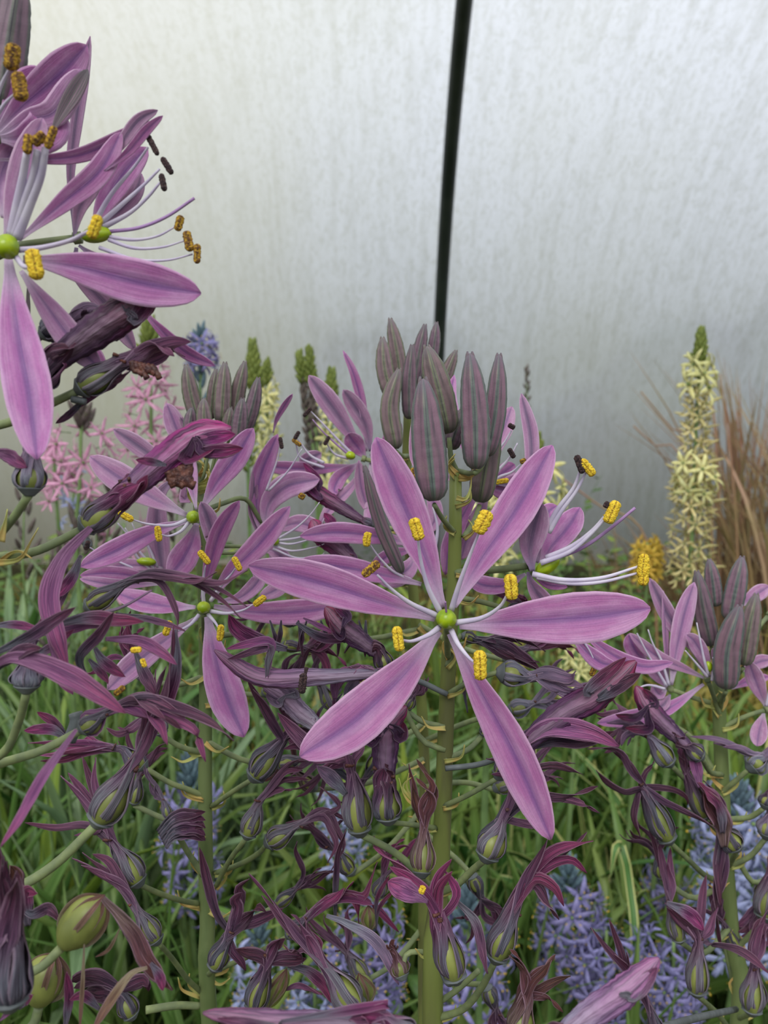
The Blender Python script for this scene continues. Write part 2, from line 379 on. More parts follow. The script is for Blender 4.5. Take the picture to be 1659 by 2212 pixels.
rf = t.n('ShaderNodeBsdfRefraction'); t.l(col, rf.inputs[0]); rf.inputs['Roughness'].default_value = 0.50; rf.inputs['IOR'].default_value = 1.12
df = t.n('ShaderNodeBsdfDiffuse'); t.l(col, df.inputs[0])
m1 = t.n('ShaderNodeMixShader'); m1.inputs[0].default_value = 0.42; t.l(tr.outputs[0], m1.inputs[1]); t.l(rf.outputs[0], m1.inputs[2])
m2 = t.n('ShaderNodeMixShader'); m2.inputs[0].default_value = 0.07; t.l(m1.outputs[0], m2.inputs[1]); t.l(df.outputs[0], m2.inputs[2]); t.l(m2.outputs[0], t.out.inputs[0])
tag(sk.build('wall_back', t.m), 'fogged white polythene wall of the tunnel, streaked with condensation', kind='structure')

# hoop pipe
hp = MB(); P = []
for j in range(25):
    a = math.radians(80) * j / 24; p = hoop(a, HR); p.x = 0.150; P.append(p)
hp.tube(P, 0.0165, 16, 60)
pm = simple_mat('pipe_dark_green', (66, 74, 68), (50, 58, 54), 8, 0.4, 0, (1, 1, 1), 0.0)
pipe = hp.build('hoop_pipe', pm, None, Vector((0.150, HC_Y + HR, 0))); pipe.location = (0.150, HC_Y + HR, 0)
tag(pipe, 'dark green curved tunnel pipe rising against the fogged polythene wall', 'pipe')

# planting outside, seen only as soft dark shapes through the film
OUT = simple_mat('outside_green', (54, 70, 48), (34, 46, 40), 6, 0.8, 0, (1, 1, 1), 0.1)
def outside(x0, x1, y0, y1, h, seed, label, mat=None):
    b = MB(); cx, cy = (x0 + x1) / 2, (y0 + y1) / 2
    for i in range(17):
        for j in range(25):
            th = math.pi / 2 * i / 16; ph = 2 * math.pi * j / 24
            r = 1 + 0.25 * noise.noise(Vector((math.cos(ph) * 1.5 + seed, math.sin(ph) * 1.5, th * 2)))
            b.v.append(Vector((cx + math.cos(ph) * math.cos(th) * (x1 - x0) / 2 * r, cy + math.sin(ph) * math.cos(th) * (y1 - y0) / 2 * r, h * math.sin(th) * r)))
    for i in range(16):
        for j in range(24):
            a = i * 25 + j; b.face([a, a + 1, a + 26, a + 25], [(0, 0)] * 4)
    o = b.build('garden_shrub', mat or OUT, None, Vector((cx, cy, 0))); o.location = (cx, cy, 0); tag(o, label, 'shrub')
outside(0.5, 2.5, 2.60, 3.6, 0.68, 1.0, 'dark shrub showing as a bluish smudge through the wall beside the cream spike')
outside(-0.55, 0.6, 2.62, 3.5, 0.64, 4.0, 'soft dark shrub showing through the wall behind the tallest bud cluster')
outside(-2.4, -0.75, 2.64, 3.4, 0.50, 8.0, 'low dark shrub showing through the wall behind the pink spikes')
gm = MB(); gm.v += [Vector((-30, 2.46, -0.03)), Vector((30, 2.46, -0.03)), Vector((30, 60, -0.03)), Vector((-30, 60, -0.03))]; gm.face([0, 1, 2, 3], [(0, 0)] * 4)
tag(gm.build('outside_ground', simple_mat('outside_turf', (72, 84, 56), (54, 62, 44), 1.5, 0.9)), kind='structure')

# ------------------------------------------------------------------ the flowering plants close to the camera
def path3(pts, d0, d1=None, cam_up=True):
    """pixel path (x, y[, depth offset in mm]) -> world points, depth running from d0 to d1"""
    d1 = d0 if d1 is None else d1; n = max(1, len(pts) - 1); out = []
    for i, p in enumerate(pts):
        d = d0 + (d1 - d0) * i / n + (p[2] / 1000.0 if len(p) > 2 else 0); out.append(W(p[0], p[1], d))
    return out
PROF = [(0, .17), (.08, .24), (.2, .46), (.35, .74), (.5, .93), (.62, 1), (.74, .96), (.85, .78), (.93, .55), (.975, .32), (1, .06)]
PROFS = [(0, .3), (.15, .5), (.4, .9), (.6, 1), (.8, .8), (.93, .42), (1, .04)]
class Plant:
    def __init__(s, name, stem_pts, depth, r, mat, label, r_top=None):
        """stem_pts: pixels top -> bottom"""
        P = path3(stem_pts, depth, depth + 0.010); s.sp = [(q[0], q[1]) for q in stem_pts]; s.d = depth; s.n = len(stem_pts)
        b = P[-1]; v = (P[-1] - P[-2]); foot = Vector((b.x + 0.01, b.y + 0.004, 0))
        mid = b + (foot - b) * 0.5; full = P + [mid, foot]; s.root = empty(name, foot, label, 'flower'); s.o = foot
        rt = (r_top or r * .7)
        L = sum((a - c).length for a, c in zip(full, full[1:])); top = sum((a - c).length for a, c in zip(P, P[1:])) / L
        MB().tube(full, lambda t: rt + (r - rt) * min(1, t / top) , 20, 50, 7, 0.05).build('stem', mat, s.root, s.o)
    def stem_d(s, y):
        ys = [q[1] for q in s.sp]; f = min(max((y - ys[0]) / max(ys[-1] - ys[0], 1), 0), 1); return s.d + 0.010 * f
    def part(s, name, mb, mat, par=None): return mb.build(name, mat, par or s.root, s.o)
    def ped(s, pts, d, r, name='pedicel', mat='ped', recept=0.0, par=None, bract=True):
        b = MB()
        if pts:
            P = path3(pts, s.stem_d(pts[0][1]), d)
            b.tube(P, lambda t: r * (1.15 - 0.2 * t + (0.5 * max(0, (t - .85) / .15) if recept else 0)), 10)
        return b
    def bract(s, pts, d, par, L=42, flip=1):
        if not pts or len(pts) < 2: return
        (x0, y0), (x1, y1) = pts[0][:2], pts[1][:2]; q = math.hypot(x1 - x0, y1 - y0) or 1; ux, uy = (x1 - x0) / q, (y1 - y0) / q
        nx_, ny_ = -uy, ux
        if ny_ < 0: nx_, ny_ = -nx_, -ny_
        nx_ *= flip; ny_ *= flip; sd = s.stem_d(y0)
        P = path3([(x0, y0 + 4), (x0 + ux * L * .45 + nx_ * 9, y0 + uy * L * .45 + ny_ * 9), (x0 + ux * L * .8 + nx_ * 7, y0 + uy * L * .8 + ny_ * 7), (x0 + ux * L * 1.1 - nx_ * 12, y0 + uy * L * 1.1 - ny_ * 12)], sd - 0.001, sd - 0.003)
        w = 5.5 * sd / F
        s.part('bract', MB().blade(P, lambda t: w * (1 - t) ** .7 + 1e-5, None, 20, 50, 0.5, 10, 4, 0.0003), M['bract'], par)

def petal(pl, par, pts, w, d0, d1=None, mat='petal', roll=0, roll1=None, cup=0.12, wav=0.05, prof=PROF, n=22, m=10, name='petal', crease=0.07):
    d1 = d0 if d1 is None else d1
    P = path3(pts, d0, d1)
    h = lambda t: (w / 2) * (d0 + (d1 - d0) * t) / F * lin(prof, t)
    return pl.part(name, MB().blade(P, h, None, roll, roll1, cup, n, m, 0.0003, wav, crease, random.random() * 50), M[mat], par)
def bud(pl, pts, w, d, mat='bud', ped=None, pr=None, par=None):
    base = pts[0]; k = d / F
    b = pl.ped(ped, d, (pr or 5.5) * k)
    if not ped: b = MB()
    P = path3(pts, d, d)
    R = w / 2 * k
    prof = [(0, .30), (.03, .62), (.08, .84), (.2, .97), (.4, 1.0), (.6, .95), (.78, .78), (.9, .52), (.96, .34), (.99, .18), (1, .05)]
    bm = MB().tube(P, lambda t: R * lin(prof, t), 36, 34, 6, 0.16, True, 0, 0.05, random.random() * 20)
    root = pl.part('bud', bm, M[mat], par)
    if ped:
        pl.part('pedicel', b, M['ped'], root); pl.bract(ped, d, root, 34)
    # the two tips of the closed sepals
    a, c = P[-2], P[-1]; dr = (c - a).normalized()
    for sgn in (-1, 1):
        q = c + RT * (sgn * R * 0.2)
        pl.part('sepal_tip', MB().tube([q - dr * R * .9, q - dr * R * .2, q + dr * R * .12 + RT * (-sgn * R * .05)], lambda t: R * .26 * (1 - t * .75), 8, 5), M[mat], root)
    return root
def anther(pl, par, c, L, ang, d, w=13, mat='anther', bend=0.0):
    """c centre pixel, ang degrees from +x (y up)"""
    a = math.radians(ang); ux, uy = math.cos(a), -math.sin(a); px, py = -uy, ux
    pts = [(c[0] - ux * L / 2, c[1] - uy * L / 2), (c[0] + px * bend * L, c[1] + py * bend * L), (c[0] + ux * L / 2, c[1] + uy * L / 2)]
    P = path3(pts, d); R = w / 2 * d / F
    prof = [(0, .45), (.05, .78), (.15, .98), (.5, 1), (.85, .98), (.95, .78), (1, .4)]
    b = MB(); b.tube(P, lambda t: R * lin(prof, t), 16, 16, 2, 0.34, True, 0, 0.30, random.random() * 30, 1.0, math.pi / 2)
    return pl.part('anther', b, M[mat], par)
def filament(pl, par, pts, d0, d1, w=8, name='filament', mat='filament', w1=0.35):
    P = path3(pts, d0, d1); k = (d0 + d1) / 2 / F
    return pl.part(name, MB().tube(P, lambda t: w / 2 * k * (1 - (1 - w1) * t), 8, 16), M[mat], par)
def ovary(pl, par, c, w, h, ang, d, mat='ovary'):
    a = math.radians(ang); ux, uy = math.cos(a), -math.sin(a); k = d / F
    P = path3([(c[0] - ux * h / 2, c[1] - uy * h / 2), c, (c[0] + ux * h / 2, c[1] + uy * h / 2)], d)
    R = w / 2 * k
    return pl.part('ovary', MB().tube(P, lambda t: R * math.sqrt(max(0.02, 1 - (2 * t - 1) ** 2)), 24, 16, 3, 0.16), M[mat], par)
def flower(pl, ped, d, r=6, label=None):
    b = pl.ped(ped, d, r * d / F) if ped else MB()
    e3 = W(ped[-1][0], ped[-1][1], d) if ped else None
    b.tube([e3, e3 + (e3 - W(ped[-2][0], ped[-2][1], d)).normalized() * 0.0012], r * 1.5 * d / F, 10, 3)
    o = pl.part('flower', b, M['ped'])
    if label: o['label'] = label
    if len(ped) > 2: pl.bract(ped, d, o)
    return o

def wf(pl, d, ped, base, neck, R, tips, mat='w_mauve', tw=16, twist=50, ov='ovary', dn=0.0, dt=0.0, neckw=0.42, pr=6, tips_mat=None, bract=True, rag=1, fat=0.62, cup=0.35, body=0):
    """a withered flower: tepals clasp the swollen ovary, pinch into a neck, then splay along the pixel paths in tips"""
    k = d / F; Rw = R * k
    B = W(base[0], base[1], d); N = W(neck[0], neck[1], d + dn); ax = (N - B); L = ax.length; ax.normalize()
    e1 = (CO - B).normalized(); e1 = (e1 - ax * e1.dot(ax)).normalized(); e2 = ax.cross(e1)
    b = MB()
    if ped:
        P = path3(ped, pl.stem_d(ped[0][1]), d) ; b.tube(P[:-1] + [B - ax * 0.0004] if len(P) > 1 else P, lambda t: pr * k * (1.1 - .2 * t), 10, mi=1)
    b.tube([B - ax * Rw * .28, B + ax * Rw * .02, B + ax * Rw * .22], lambda t: Rw * (0.28 + 0.52 * t), 16, 6, 6, 0.1)
    root = pl.part('withered_flower', b, [M['receptacle'], M['ped']])
    if body:
        t0 = tips[0]; fused(pl, root, [(neck[0] - (neck[0] - base[0]) * .35, neck[1] - (neck[1] - base[1]) * .35)] + [tuple(q[:2]) for q in t0], body, d + dn, d + dn + dt, (tips_mat or [mat])[0], tips[1:], tips_mat)
        tips = [[(neck[0] + (t0[0][0] - neck[0]) * .55, neck[1] + (t0[0][1] - neck[1]) * .55)]]; dt = 0
    if ped and bract: pl.bract(ped, d, root, 36 + random.random() * 14)
    if ov:
        oo = pl.part('ovary', MB().tube([B + ax * Rw * .12, B + ax * L * .35, B + ax * L * .72], lambda t: Rw * .86 * math.sqrt(max(.03, 1 - (2 * t - 0.9) ** 2 / 1.25)), 24, 14, 3, 0.2), M['pod' if ov == 'pod' else 'ovary'] if False else M['pod'], root)
    nt = max(6, len(tips)); off = random.random() * 60; rnd = random.random
    for i in range(nt):
        a0 = math.radians(off + 360.0 * i / nt); a1 = a0 + math.radians(twist); am = (a0 + a1) / 2
        dr = lambda a: e1 * math.cos(a) + e2 * math.sin(a)
        tp = tips[i % len(tips)]; rep = i >= len(tips)
        jx, jy = ((rnd() - .5) * 16, (rnd() - .5) * 16) if rep else (0, 0)
        short = (0.55 + rnd() * .4) if rep else 1.0
        tail = []
        for j, p in enumerate(tp):
            f = (j + 1) / len(tp)
            z = dn + dt * f + (p[2] / 1000.0 if len(p) > 2 else 0) + (math.cos(a1)) * -0.0022 * f * (R / 25)
            x = neck[0] + (p[0] - neck[0]) * (short if rep else 1) + jx * f; y = neck[1] + (p[1] - neck[1]) * (short if rep else 1) + jy * f
            tail.append(W(x, y, d + z))
        P = [B + dr(a0) * Rw * .25 + ax * Rw * .02, B + ax * L * .16 + dr(a0) * Rw * .86, B + ax * L * .42 + dr(a0) * Rw * 1.0,
             B + ax * L * .74 + dr(am) * Rw * (.45 + neckw * .35), N + dr(a1) * Rw * neckw * .75] + tail
        LL = [0.0]
        for q, w_ in zip(P, P[1:]): LL.append(LL[-1] + (w_ - q).length)
        T = LL[-1]; tn = LL[4] / T; tb = LL[2] / T; tA = LL[1] / T
        twk = tw * (0.8 + .4 * rnd()) * k / 2
        bw = 0.31 if ov else .5
        tab = [(0, Rw * .22), (tA, Rw * (bw + .02)), (tb, Rw * bw), (tb + (tn - tb) * .6, Rw * min(bw, .32)), (tn, max(Rw * .26 * neckw / .42, twk * .75)), (tn + (1 - tn) * .45, twk), (tn + (1 - tn) * .75, twk * .85), (0.97, twk * .34), (1, twk * .05)]
        r_end = (rnd() - .5) * 360
        def nrm(t, a0=a0, a1=a1, tn=tn, dr=dr, r_end=r_end):
            if t <= tn: return dr(a0 + (a1 - a0) * t / tn)
            f = (t - tn) / (1 - tn); base_n = dr(a1); v = (e1 if base_n.dot(e1) > -0.2 else -e1)
            m_ = base_n.lerp(v, min(1, f * 1.5)); 
            return Matrix.Rotation(math.radians(r_end) * f * f, 3, ax) @ m_
        n = 24 if R > 14 else 14
        mm = tips_mat[i % len(tips_mat)] if tips_mat else mat
        bl = MB().blade(P, lambda t: lin(tab, t), nrm, 0, 0, -cup, n, 6, 0.00025, 0.5, 0.16, rnd() * 90)
        pl.part('tepal', bl, M[mm], root)
    for i in range(rag):
        a = rnd() * 6.28; q = N + dr(a) * Rw * .3 + ax * Rw * rnd() * .8
        v = (ax * (rnd() - .3) + e2 * (rnd() - .5) * 2 + e1 * rnd()).normalized() * Rw * (.4 + .4 * rnd())
        pl.part('shrivelled_stamen', MB().tube([q, q + v * .5 + e1 * Rw * .1, q + v], lambda t: Rw * .06 * (1 + t), 7, 6, lump=.5, seed=rnd() * 9), M['shrivel'], root)
    return root
def fused(pl, par, pts, w, d0, d1, mat, lobes=(), mats=None):
    k = (d0 + d1) / 2 / F; P = path3(pts, d0, d1); mat = {'w_dark': 'f_dark', 'w_magenta': 'f_magenta', 'w_mauve': 'f_mauve', 'w_grey': 'f_grey'}.get(mat, mat)
    pr = [(0, .45), (.15, .66), (.42, .94), (.66, 1), (.84, .8), (.95, .48), (1, .12)]
    b = pl.part('fused_tepals', MB().tube(P, lambda t: w / 2 * k * lin(pr, t), 36, 34, 6, 0.14, True, 0, 0.16, random.random() * 30, .75), M[mat], par)
    n = len(pts); mid = catmull([Vector((p[0], p[1], 0)) for p in pts], .62)
    for i, tp in enumerate(lobes):
        e = tp[-1]; q = tp[-2] if len(tp) > 1 else pts[-1]
        strip(pl, b, [(mid.x, mid.y), ((mid.x + q[0]) / 2 + (i % 2) * 4, (mid.y + q[1]) / 2), q, e], w * .5, (d0 + d1) / 2 - .0022, d1 - .0012, (mats or [mat])[i % len(mats or [mat])], random.uniform(-20, 20), random.uniform(-40, 40), .3, PROFS, .2)
    return b
def strip(pl, par, pts, w, d0, d1=None, mat='w_mauve', roll=0, roll1=None, cup=0.3, prof=PROFS, wav=.3, n=26, name='tepal'):
    return petal(pl, par, pts, w, d0, d1, mat, roll, roll1, cup, wav, prof, n, 6, name, 0.12)

# ---- central plant ----
P1 = Plant('camas_plant', [(984, 1020), (982, 1100), (985, 1200), (975, 1320), (968, 1450), (962, 1600), (955, 1800), (944, 2000), (935, 2240)], 0.176, 0.00235, M['stem'],
           'camas plant with the widest open mauve star flower and tall striped buds above it', 0.0013)
d = 0.163
f = flower(P1, [(968, 1420), (966, 1390), (965, 1352)], d + .003, 7, 'open six-petalled star flower facing the viewer')
for pts, w, a, b_, kw in (
    ([(957, 1312), (920, 1205), (868, 1080), (812, 945)], 90, .002, -.001, dict(roll=4, cup=.16)),
    ([(980, 1310), (1040, 1208), (1118, 1095), (1193, 962)], 88, .002, .001, dict(roll=-10, cup=.2)),
    ([(992, 1350), (1120, 1343), (1270, 1333), (1405, 1314)], 112, .0015, -.004, dict(cup=.10)),
    ([(972, 1368), (1030, 1480), (1108, 1625), (1190, 1814)], 88, .0015, -.004, dict(roll=12, cup=.14)),
    ([(947, 1362), (868, 1460), (760, 1562), (648, 1634)], 112, .001, -.006, dict(cup=.10)),
    ([(940, 1336), (820, 1300), (680, 1256), (537, 1222)], 88, .0015, -.002, dict(roll=-6, cup=.12))):
    petal(P1, f, pts, w, d + a, d + b_, n=34, m=16, wav=.035, **kw)
ovary(P1, f, (964, 1337), 44, 42, 70, d - .002)
filament(P1, f, [(964, 1322), (962, 1300)], d - .004, d - .006, 5, 'style', 'style', .8)
for fp, an, L, ang, w, mt in (
    ([(951, 1322), (925, 1270), (908, 1205), (902, 1150)], (900, 1143), 50, -72, 23, 'anther'),
    ([(975, 1318), (992, 1262), (1015, 1200), (1035, 1150)], (1043, 1128), 54, 62, 28, 'anther'),
    ([(985, 1345), (1040, 1335), (1080, 1310), (1100, 1275)], (1104, 1268), 56, -84, 25, 'anther'),
    ([(975, 1362), (990, 1392), (1012, 1420), (1030, 1435)], (1037, 1437), 64, -88, 25, 'anther'),
    ([(948, 1356), (925, 1372), (890, 1385), (865, 1382)], (860, 1380), 54, -82, 20, 'anther'),
    ([(945, 1330), (890, 1305), (848, 1275), (815, 1242)], (801, 1229), 46, 40, 17, 'anther_mix')):
    filament(P1, f, fp, d - .001, d - .010, 13.5, w1=.36); anther(P1, f, an, L, ang, d - .011, w, mt)

# flower to the side, stamens reaching out
d = 0.172
f = flower(P1, [(985, 1238), (1030, 1232), (1080, 1230), (1140, 1222)], d, 8, 'side-facing flower with long white stamens')
petal(P1, f, [(1150, 1234), (1145, 1180), (1168, 1085)], 62, d - .002, d - .004, 'petal_back', cup=.2, roll=8)
petal(P1, f, [(1165, 1225), (1195, 1175), (1225, 1140), (1253, 1096)], 62, d + .004, d + .006, 'petal', wav=.2, roll=-20)
petal(P1, f, [(1160, 1215), (1175, 1150), (1182, 1110), (1203, 1092)], 46, d + .006, d + .009, 'petal')
petal(P1, f, [(1140, 1236), (1150, 1265), (1175, 1300), (1200, 1330)], 40, d, d + .002, 'petal_back')
petal(P1, f, [(1135, 1240), (1090, 1265), (1040, 1262), (1010, 1240)], 42, d + .004, d + .010, 'petal', roll=20)
petal(P1, f, [(1150, 1240), (1180, 1262), (1226, 1268)], 18, d + .004, d + .006, 'petal_deep')
ovary(P1, f, (1183, 1222), 32, 60, 35, d - .001)
for fp, an, L, ang, w, mt in (
    ([(1182, 1140), (1206, 1098), (1238, 1055), (1254, 1014)], (1252, 1003), 42, -70, 13, 'anther_dark'),
    ([(1185, 1150), (1212, 1105), (1245, 1060), (1266, 1020)], (1269, 1010), 44, -50, 17, 'anther'),
    ([(1180, 1205), (1235, 1180), (1280, 1145), (1314, 1105)], (1322, 1106), 52, 66, 23, 'anther'),
    ([(1168, 1216), (1230, 1192), (1275, 1155), (1310, 1118)], (1310, 1090), 15, 60, 10, 'anther_dark'),
    ([(1150, 1240), (1220, 1253), (1300, 1248), (1378, 1224)], (1389, 1222), 52, 82, 20, 'anther'),
    ([(1160, 1246), (1230, 1260), (1300, 1257), (1378, 1238)], (1391, 1240), 50, 84, 20, 'anther')):
    filament(P1, f, fp, d - .003, d - .008, 13, w1=.4); anther(P1, f, an, L, ang, d - .009, w, mt)
filament(P1, f, [(1190, 1210), (1260, 1182), (1320, 1140), (1372, 1097)], d - .003, d - .006, 9, 'style', 'style', .7)

# flower behind the buds
d = 0.196
f = flower(P1, [(984, 1090), (1000, 1080), (1030, 1060), (1050, 1042)], d, 5, 'flower half hidden behind the buds')
for pts, w, mt, r in (([(1062, 1045), (1135, 1040), (1148, 950), (1126, 850)], 34, 'petal_back', 10), ([(1055, 1030), (1066, 975), (1088, 925), (1106, 878)], 42, 'petal_pale', 0),
    ([(1050, 1030), (1002, 960), (975, 870), (981, 810)], 28, 'petal', 10), ([(1060, 1038), (1085, 1022), (1112, 1003)], 36, 'petal_deep', 0),
    ([(1045, 1050), (1010, 1095), (975, 1170), (962, 1242)], 40, 'petal', -10), ([(1055, 1055), (1035, 1110), (1010, 1160), (995, 1210)], 44, 'petal_pale', 0),
    ([(1045, 1045), (1085, 1058), (1120, 1050), (1145, 1075)], 58, 'petal', 10), ([(1040, 1036), (960, 1030), (900, 1000), (893, 900)], 26, 'petal_pale', 30)):
    petal(P1, f, pts, w, d, d + .004, mt, roll=r, wav=.12)
for fp, an, L, ang, mt in (([(1062, 1035), (1075, 978), (1090, 955), (1105, 930)], (1105, 921), 16, -30, 'anther_dark'), ([(1065, 1040), (1075, 1018), (1100, 990), (1118, 957)], (1105, 979), 24, -60, 'anther_dark'),
    ([(1062, 1045), (1080, 1030), (1105, 1020), (1125, 1003)], (1130, 996), 14, 20, 'anther_mix'), ([(1052, 1052), (1062, 1050), (1075, 1046)], (1082, 1040), 34, 10, 'anther')):
    filament(P1, f, fp, d, d - .003, 9); anther(P1, f, an, L, ang, d - .004, 10, mt)

for pts, w, dd, mt, pd in (
    ([(938, 1082), (926, 960), (914, 818)], 76, .166, 'bud', [(982, 1150), (957, 1122), (938, 1090)]),
    ([(969, 936), (950, 850), (922, 748)], 62, .174, 'bud_olive', [(988, 1020), (975, 990), (970, 945)]),
    ([(1028, 1013), (1026, 900), (1015, 763)], 64, .168, 'bud', [(992, 1018), (1012, 1022), (1028, 1020)]),
    ([(1052, 985), (1070, 890), (1078, 765)], 48, .176, 'bud', [(990, 1030), (1030, 1020), (1048, 992)]),
    ([(1036, 1085), (1050, 1000), (1068, 900)], 60, .182, 'bud_olive', [(1002, 1160), (1022, 1130), (1036, 1092)]),
    ([(972, 970), (985, 930), (1005, 880)], 42, .184, 'bud_dark', [(984, 1030), (974, 1000), (972, 976)])):
    bud(P1, pts, w, dd, mt, pd)
b_ = P1.part('bract', MB().blade(path3([(986, 1075), (1006, 1078), (1016, 1055), (1019, 1030)], .172), lambda t: .0006 * (1 - t) + 1e-5, None, 20, 40, .4, 10, 4), M['bract'])

# withered flowers of the central plant
wf(P1, .171, [(957, 1742), (1010, 1718), (1068, 1683)], (1076, 1678), (1116, 1612), 24, [[(1210, 1546), (1290, 1500), (1374, 1428)], [(1200, 1560), (1300, 1505), (1384, 1455)], [(1180, 1545), (1270, 1490), (1352, 1420)]], 'w_dark', 40, 30, tips_mat=['w_dark', 'w_magenta', 'w_dark'], dt=-.006, cup=.5, body=62)
wf(P1, .178, [(960, 1600), (900, 1560), (870, 1535)], (1118, 1640), (1130, 1590), 15, [[(1200, 1572), (1280, 1582), (1338, 1614)], [(1190, 1590), (1250, 1600), (1300, 1580)]], 'w_pink', 34, 20, ov=None, bract=False) if False else None
f = P1.part('withered_flower', MB().tube(path3([(962, 1660), (1040, 1650), (1105, 1625)], .176, .178), .0006, 8), M['receptacle'])
strip(P1, f, [(1110, 1622), (1180, 1572), (1270, 1580), (1338, 1612)], 46, .170, .164, 'w_pink', 0, 20)
strip(P1, f, [(1110, 1626), (1190, 1600), (1260, 1602), (1326, 1580)], 30, .172, .168, 'w_dark')
wf(P1, .172, [(966, 1500), (1010, 1475), (1070, 1452)], (1080, 1452), (1145, 1462), 30, [[(1190, 1462), (1235, 1472), (1262, 1484)], [(1190, 1475), (1240, 1500), (1280, 1498)], [(1180, 1450), (1230, 1462), (1245, 1450)]], 'w_grey', 26, 20, dt=-.003)
wf(P1, .178, [(966, 1440), (980, 1400), (998, 1375)], (1000, 1372), (1036, 1384), 14, [[(1090, 1396), (1140, 1430), (1185, 1462)], [(1080, 1380), (1130, 1385), (1178, 1408)], [(1070, 1395), (1120, 1420), (1165, 1432)]], 'w_dark', 26, 30)
wf(P1, .182, [(982, 1290), (1040, 1300), (1090, 1312)], (1100, 1315), (1125, 1305), 12, [[(1090, 1280), (1060, 1262), (1045, 1252)], [(1120, 1290), (1140, 1300), (1155, 1295)]], 'w_magenta', 18)
wf(P1, .171, [(944, 1930), (985, 1912), (1022, 1878), (1044, 1856)], (1050, 1853), (1084, 1772), 35, [[(1110, 1700), (1090, 1650), (1050, 1640)], [(1150, 1722), (1220, 1720), (1292, 1698)], [(1150, 1722), (1230, 1726), (1296, 1757)], [(1120, 1775), (1165, 1785), (1196, 1795)], [(1130, 1680), (1190, 1655), (1260, 1674)]], 'w_dark', 20, 40, pr=8, tips_mat=['w_mauve', 'w_dark', 'w_mauve'])
wf(P1, .166, [(940, 2200), (1000, 2180), (1041, 2132), (1066, 2080)], (1071, 2072), (1106, 1968), 33, [[(1135, 1905), (1160, 1855), (1182, 1812)], [(1140, 1900), (1200, 1840), (1282, 1818)], [(1140, 1895), (1210, 1850), (1268, 1797)], [(1145, 1895), (1225, 1855), (1268, 1886)], [(1150, 1910), (1185, 1950), (1208, 1986)], [(1150, 1900), (1195, 1915), (1218, 1958)]], 'w_dark', 26, 30, pr=8, neckw=.6, tips_mat=['w_dark', 'w_magenta'])
wf(P1, .160, None, (985, 2116), (948, 1990), 34, [[(940, 1945), (945, 1900), (976, 1856)], [(925, 1925), (870, 1870), (806, 1830)], [(930, 1940), (890, 1915), (840, 1905)], [(968, 1960), (985, 1925), (960, 1880)]], 'w_magenta', 24, 40, neckw=.7, rag=4)
f = P1.part('withered_flower', MB().tube(path3([(944, 2060), (965, 2120), (985, 2118)], .170, .162), .0007, 8), M['receptacle'])
strip(P1, f, [(925, 1948), (890, 1930), (838, 1905)], 46, .157, .155, 'w_pink', 0, 0, .1, PROF); anther(P1, f, (912, 1922), 18, 70, .153, 12, 'anther')
strip(P1, f, [(985, 1945), (1028, 1992), (1042, 2050), (1052, 2104)], 26, .164, .160, 'w_mauve', 0, 60)
wf(P1, .168, [(948, 1905), (925, 1910), (911, 1893)], (911, 1890), (915, 1790), 27, [[(912, 1740), (935, 1700), (915, 1665)], [(905, 1760), (895, 1700), (884, 1650)], [(925, 1750), (942, 1700), (900, 1640)]], 'w_brown', 22, 20, pr=7, dn=.003)
wf(P1, .172, [(942, 1789), (895, 1782), (860, 1766)], (839, 1772), (830, 1685), 34, [[(832, 1620), (842, 1560), (878, 1526)], [(815, 1620), (822, 1570), (850, 1545)], [(850, 1640), (866, 1590), (872, 1560)], [(806, 1640), (798, 1600), (812, 1560)]], 'w_dark', 30, 20, neckw=.95, rag=3, cup=.5, body=62)
wf(P1, .178, [(945, 1960), (905, 1890), (850, 1840), (795, 1800)], (778, 1798), (760, 1672), 34, [[(757, 1640), (735, 1640), (690, 1660)], [(748, 1650), (740, 1600), (765, 1590)], [(765, 1640), (790, 1610), (785, 1580)], [(750, 1648), (715, 1640), (676, 1648)]], 'w_mauve', 18, 30, pr=8)
strip(P1, f, [(748, 1716), (718, 1682), (685, 1655)], 32, .176, .172, 'w_grey')
wf(P1, .182, [(962, 1620), (905, 1590), (870, 1560)], (836, 1445), (815, 1400), 22, [[(780, 1385), (735, 1350), (703, 1311)], [(790, 1370), (750, 1330), (722, 1305)], [(775, 1400), (735, 1375), (712, 1340)]], 'w_dark', 24, 20, bract=False, neckw=.8, cup=.5, body=48)
wf(P1, .178, None, (845, 1462), (800, 1450), 14, [[(690, 1462), (560, 1462), (463, 1404)], [(700, 1425), (580, 1398), (492, 1424)], [(690, 1410), (580, 1385), (488, 1402)]], 'w_mauve', 30, 20, ov=None, tips_mat=['w_mauve', 'w_pink'], cup=.45, dt=-.006, body=42)
f = P1.part('withered_flower', MB().tube(path3([(966, 1500), (900, 1470), (845, 1462)], .178), .0006, 8), M['receptacle'])
strip(P1, f, [(620, 1402), (560, 1386), (515, 1362), (494, 1328)], 38, .178, .171, 'w_magenta')
filament(P1, f, [(662, 1442), (658, 1465)], .170, .169, 10, mat='anther_dark'); anther(P1, f, (654, 1476), 44, 84, .168, 15, 'anther_dark')
wf(P1, .184, None, (745, 1612), (700, 1580), 16, [[(650, 1540), (610, 1500), (566, 1478)], [(640, 1560), (600, 1520), (575, 1500)], [(670, 1545), (640, 1500), (600, 1480)]], 'w_grey', 26, 10, ov=None, cup=.4, body=46)
strip(P1, f, [(765, 1660), (700, 1640), (645, 1590), (600, 1540)], 34, .182, .178, 'w_mauve'); strip(P1, f, [(772, 1700), (700, 1640), (650, 1612), (612, 1618)], 24, .182, .18, 'w_dark')
strip(P1, f, [(723, 1510), (725, 1480), (742, 1455), (766, 1446)], 30, .182, .178, 'w_pink'); strip(P1, f, [(745, 1520), (755, 1490), (780, 1455)], 24, .184, .182, 'w_grey')
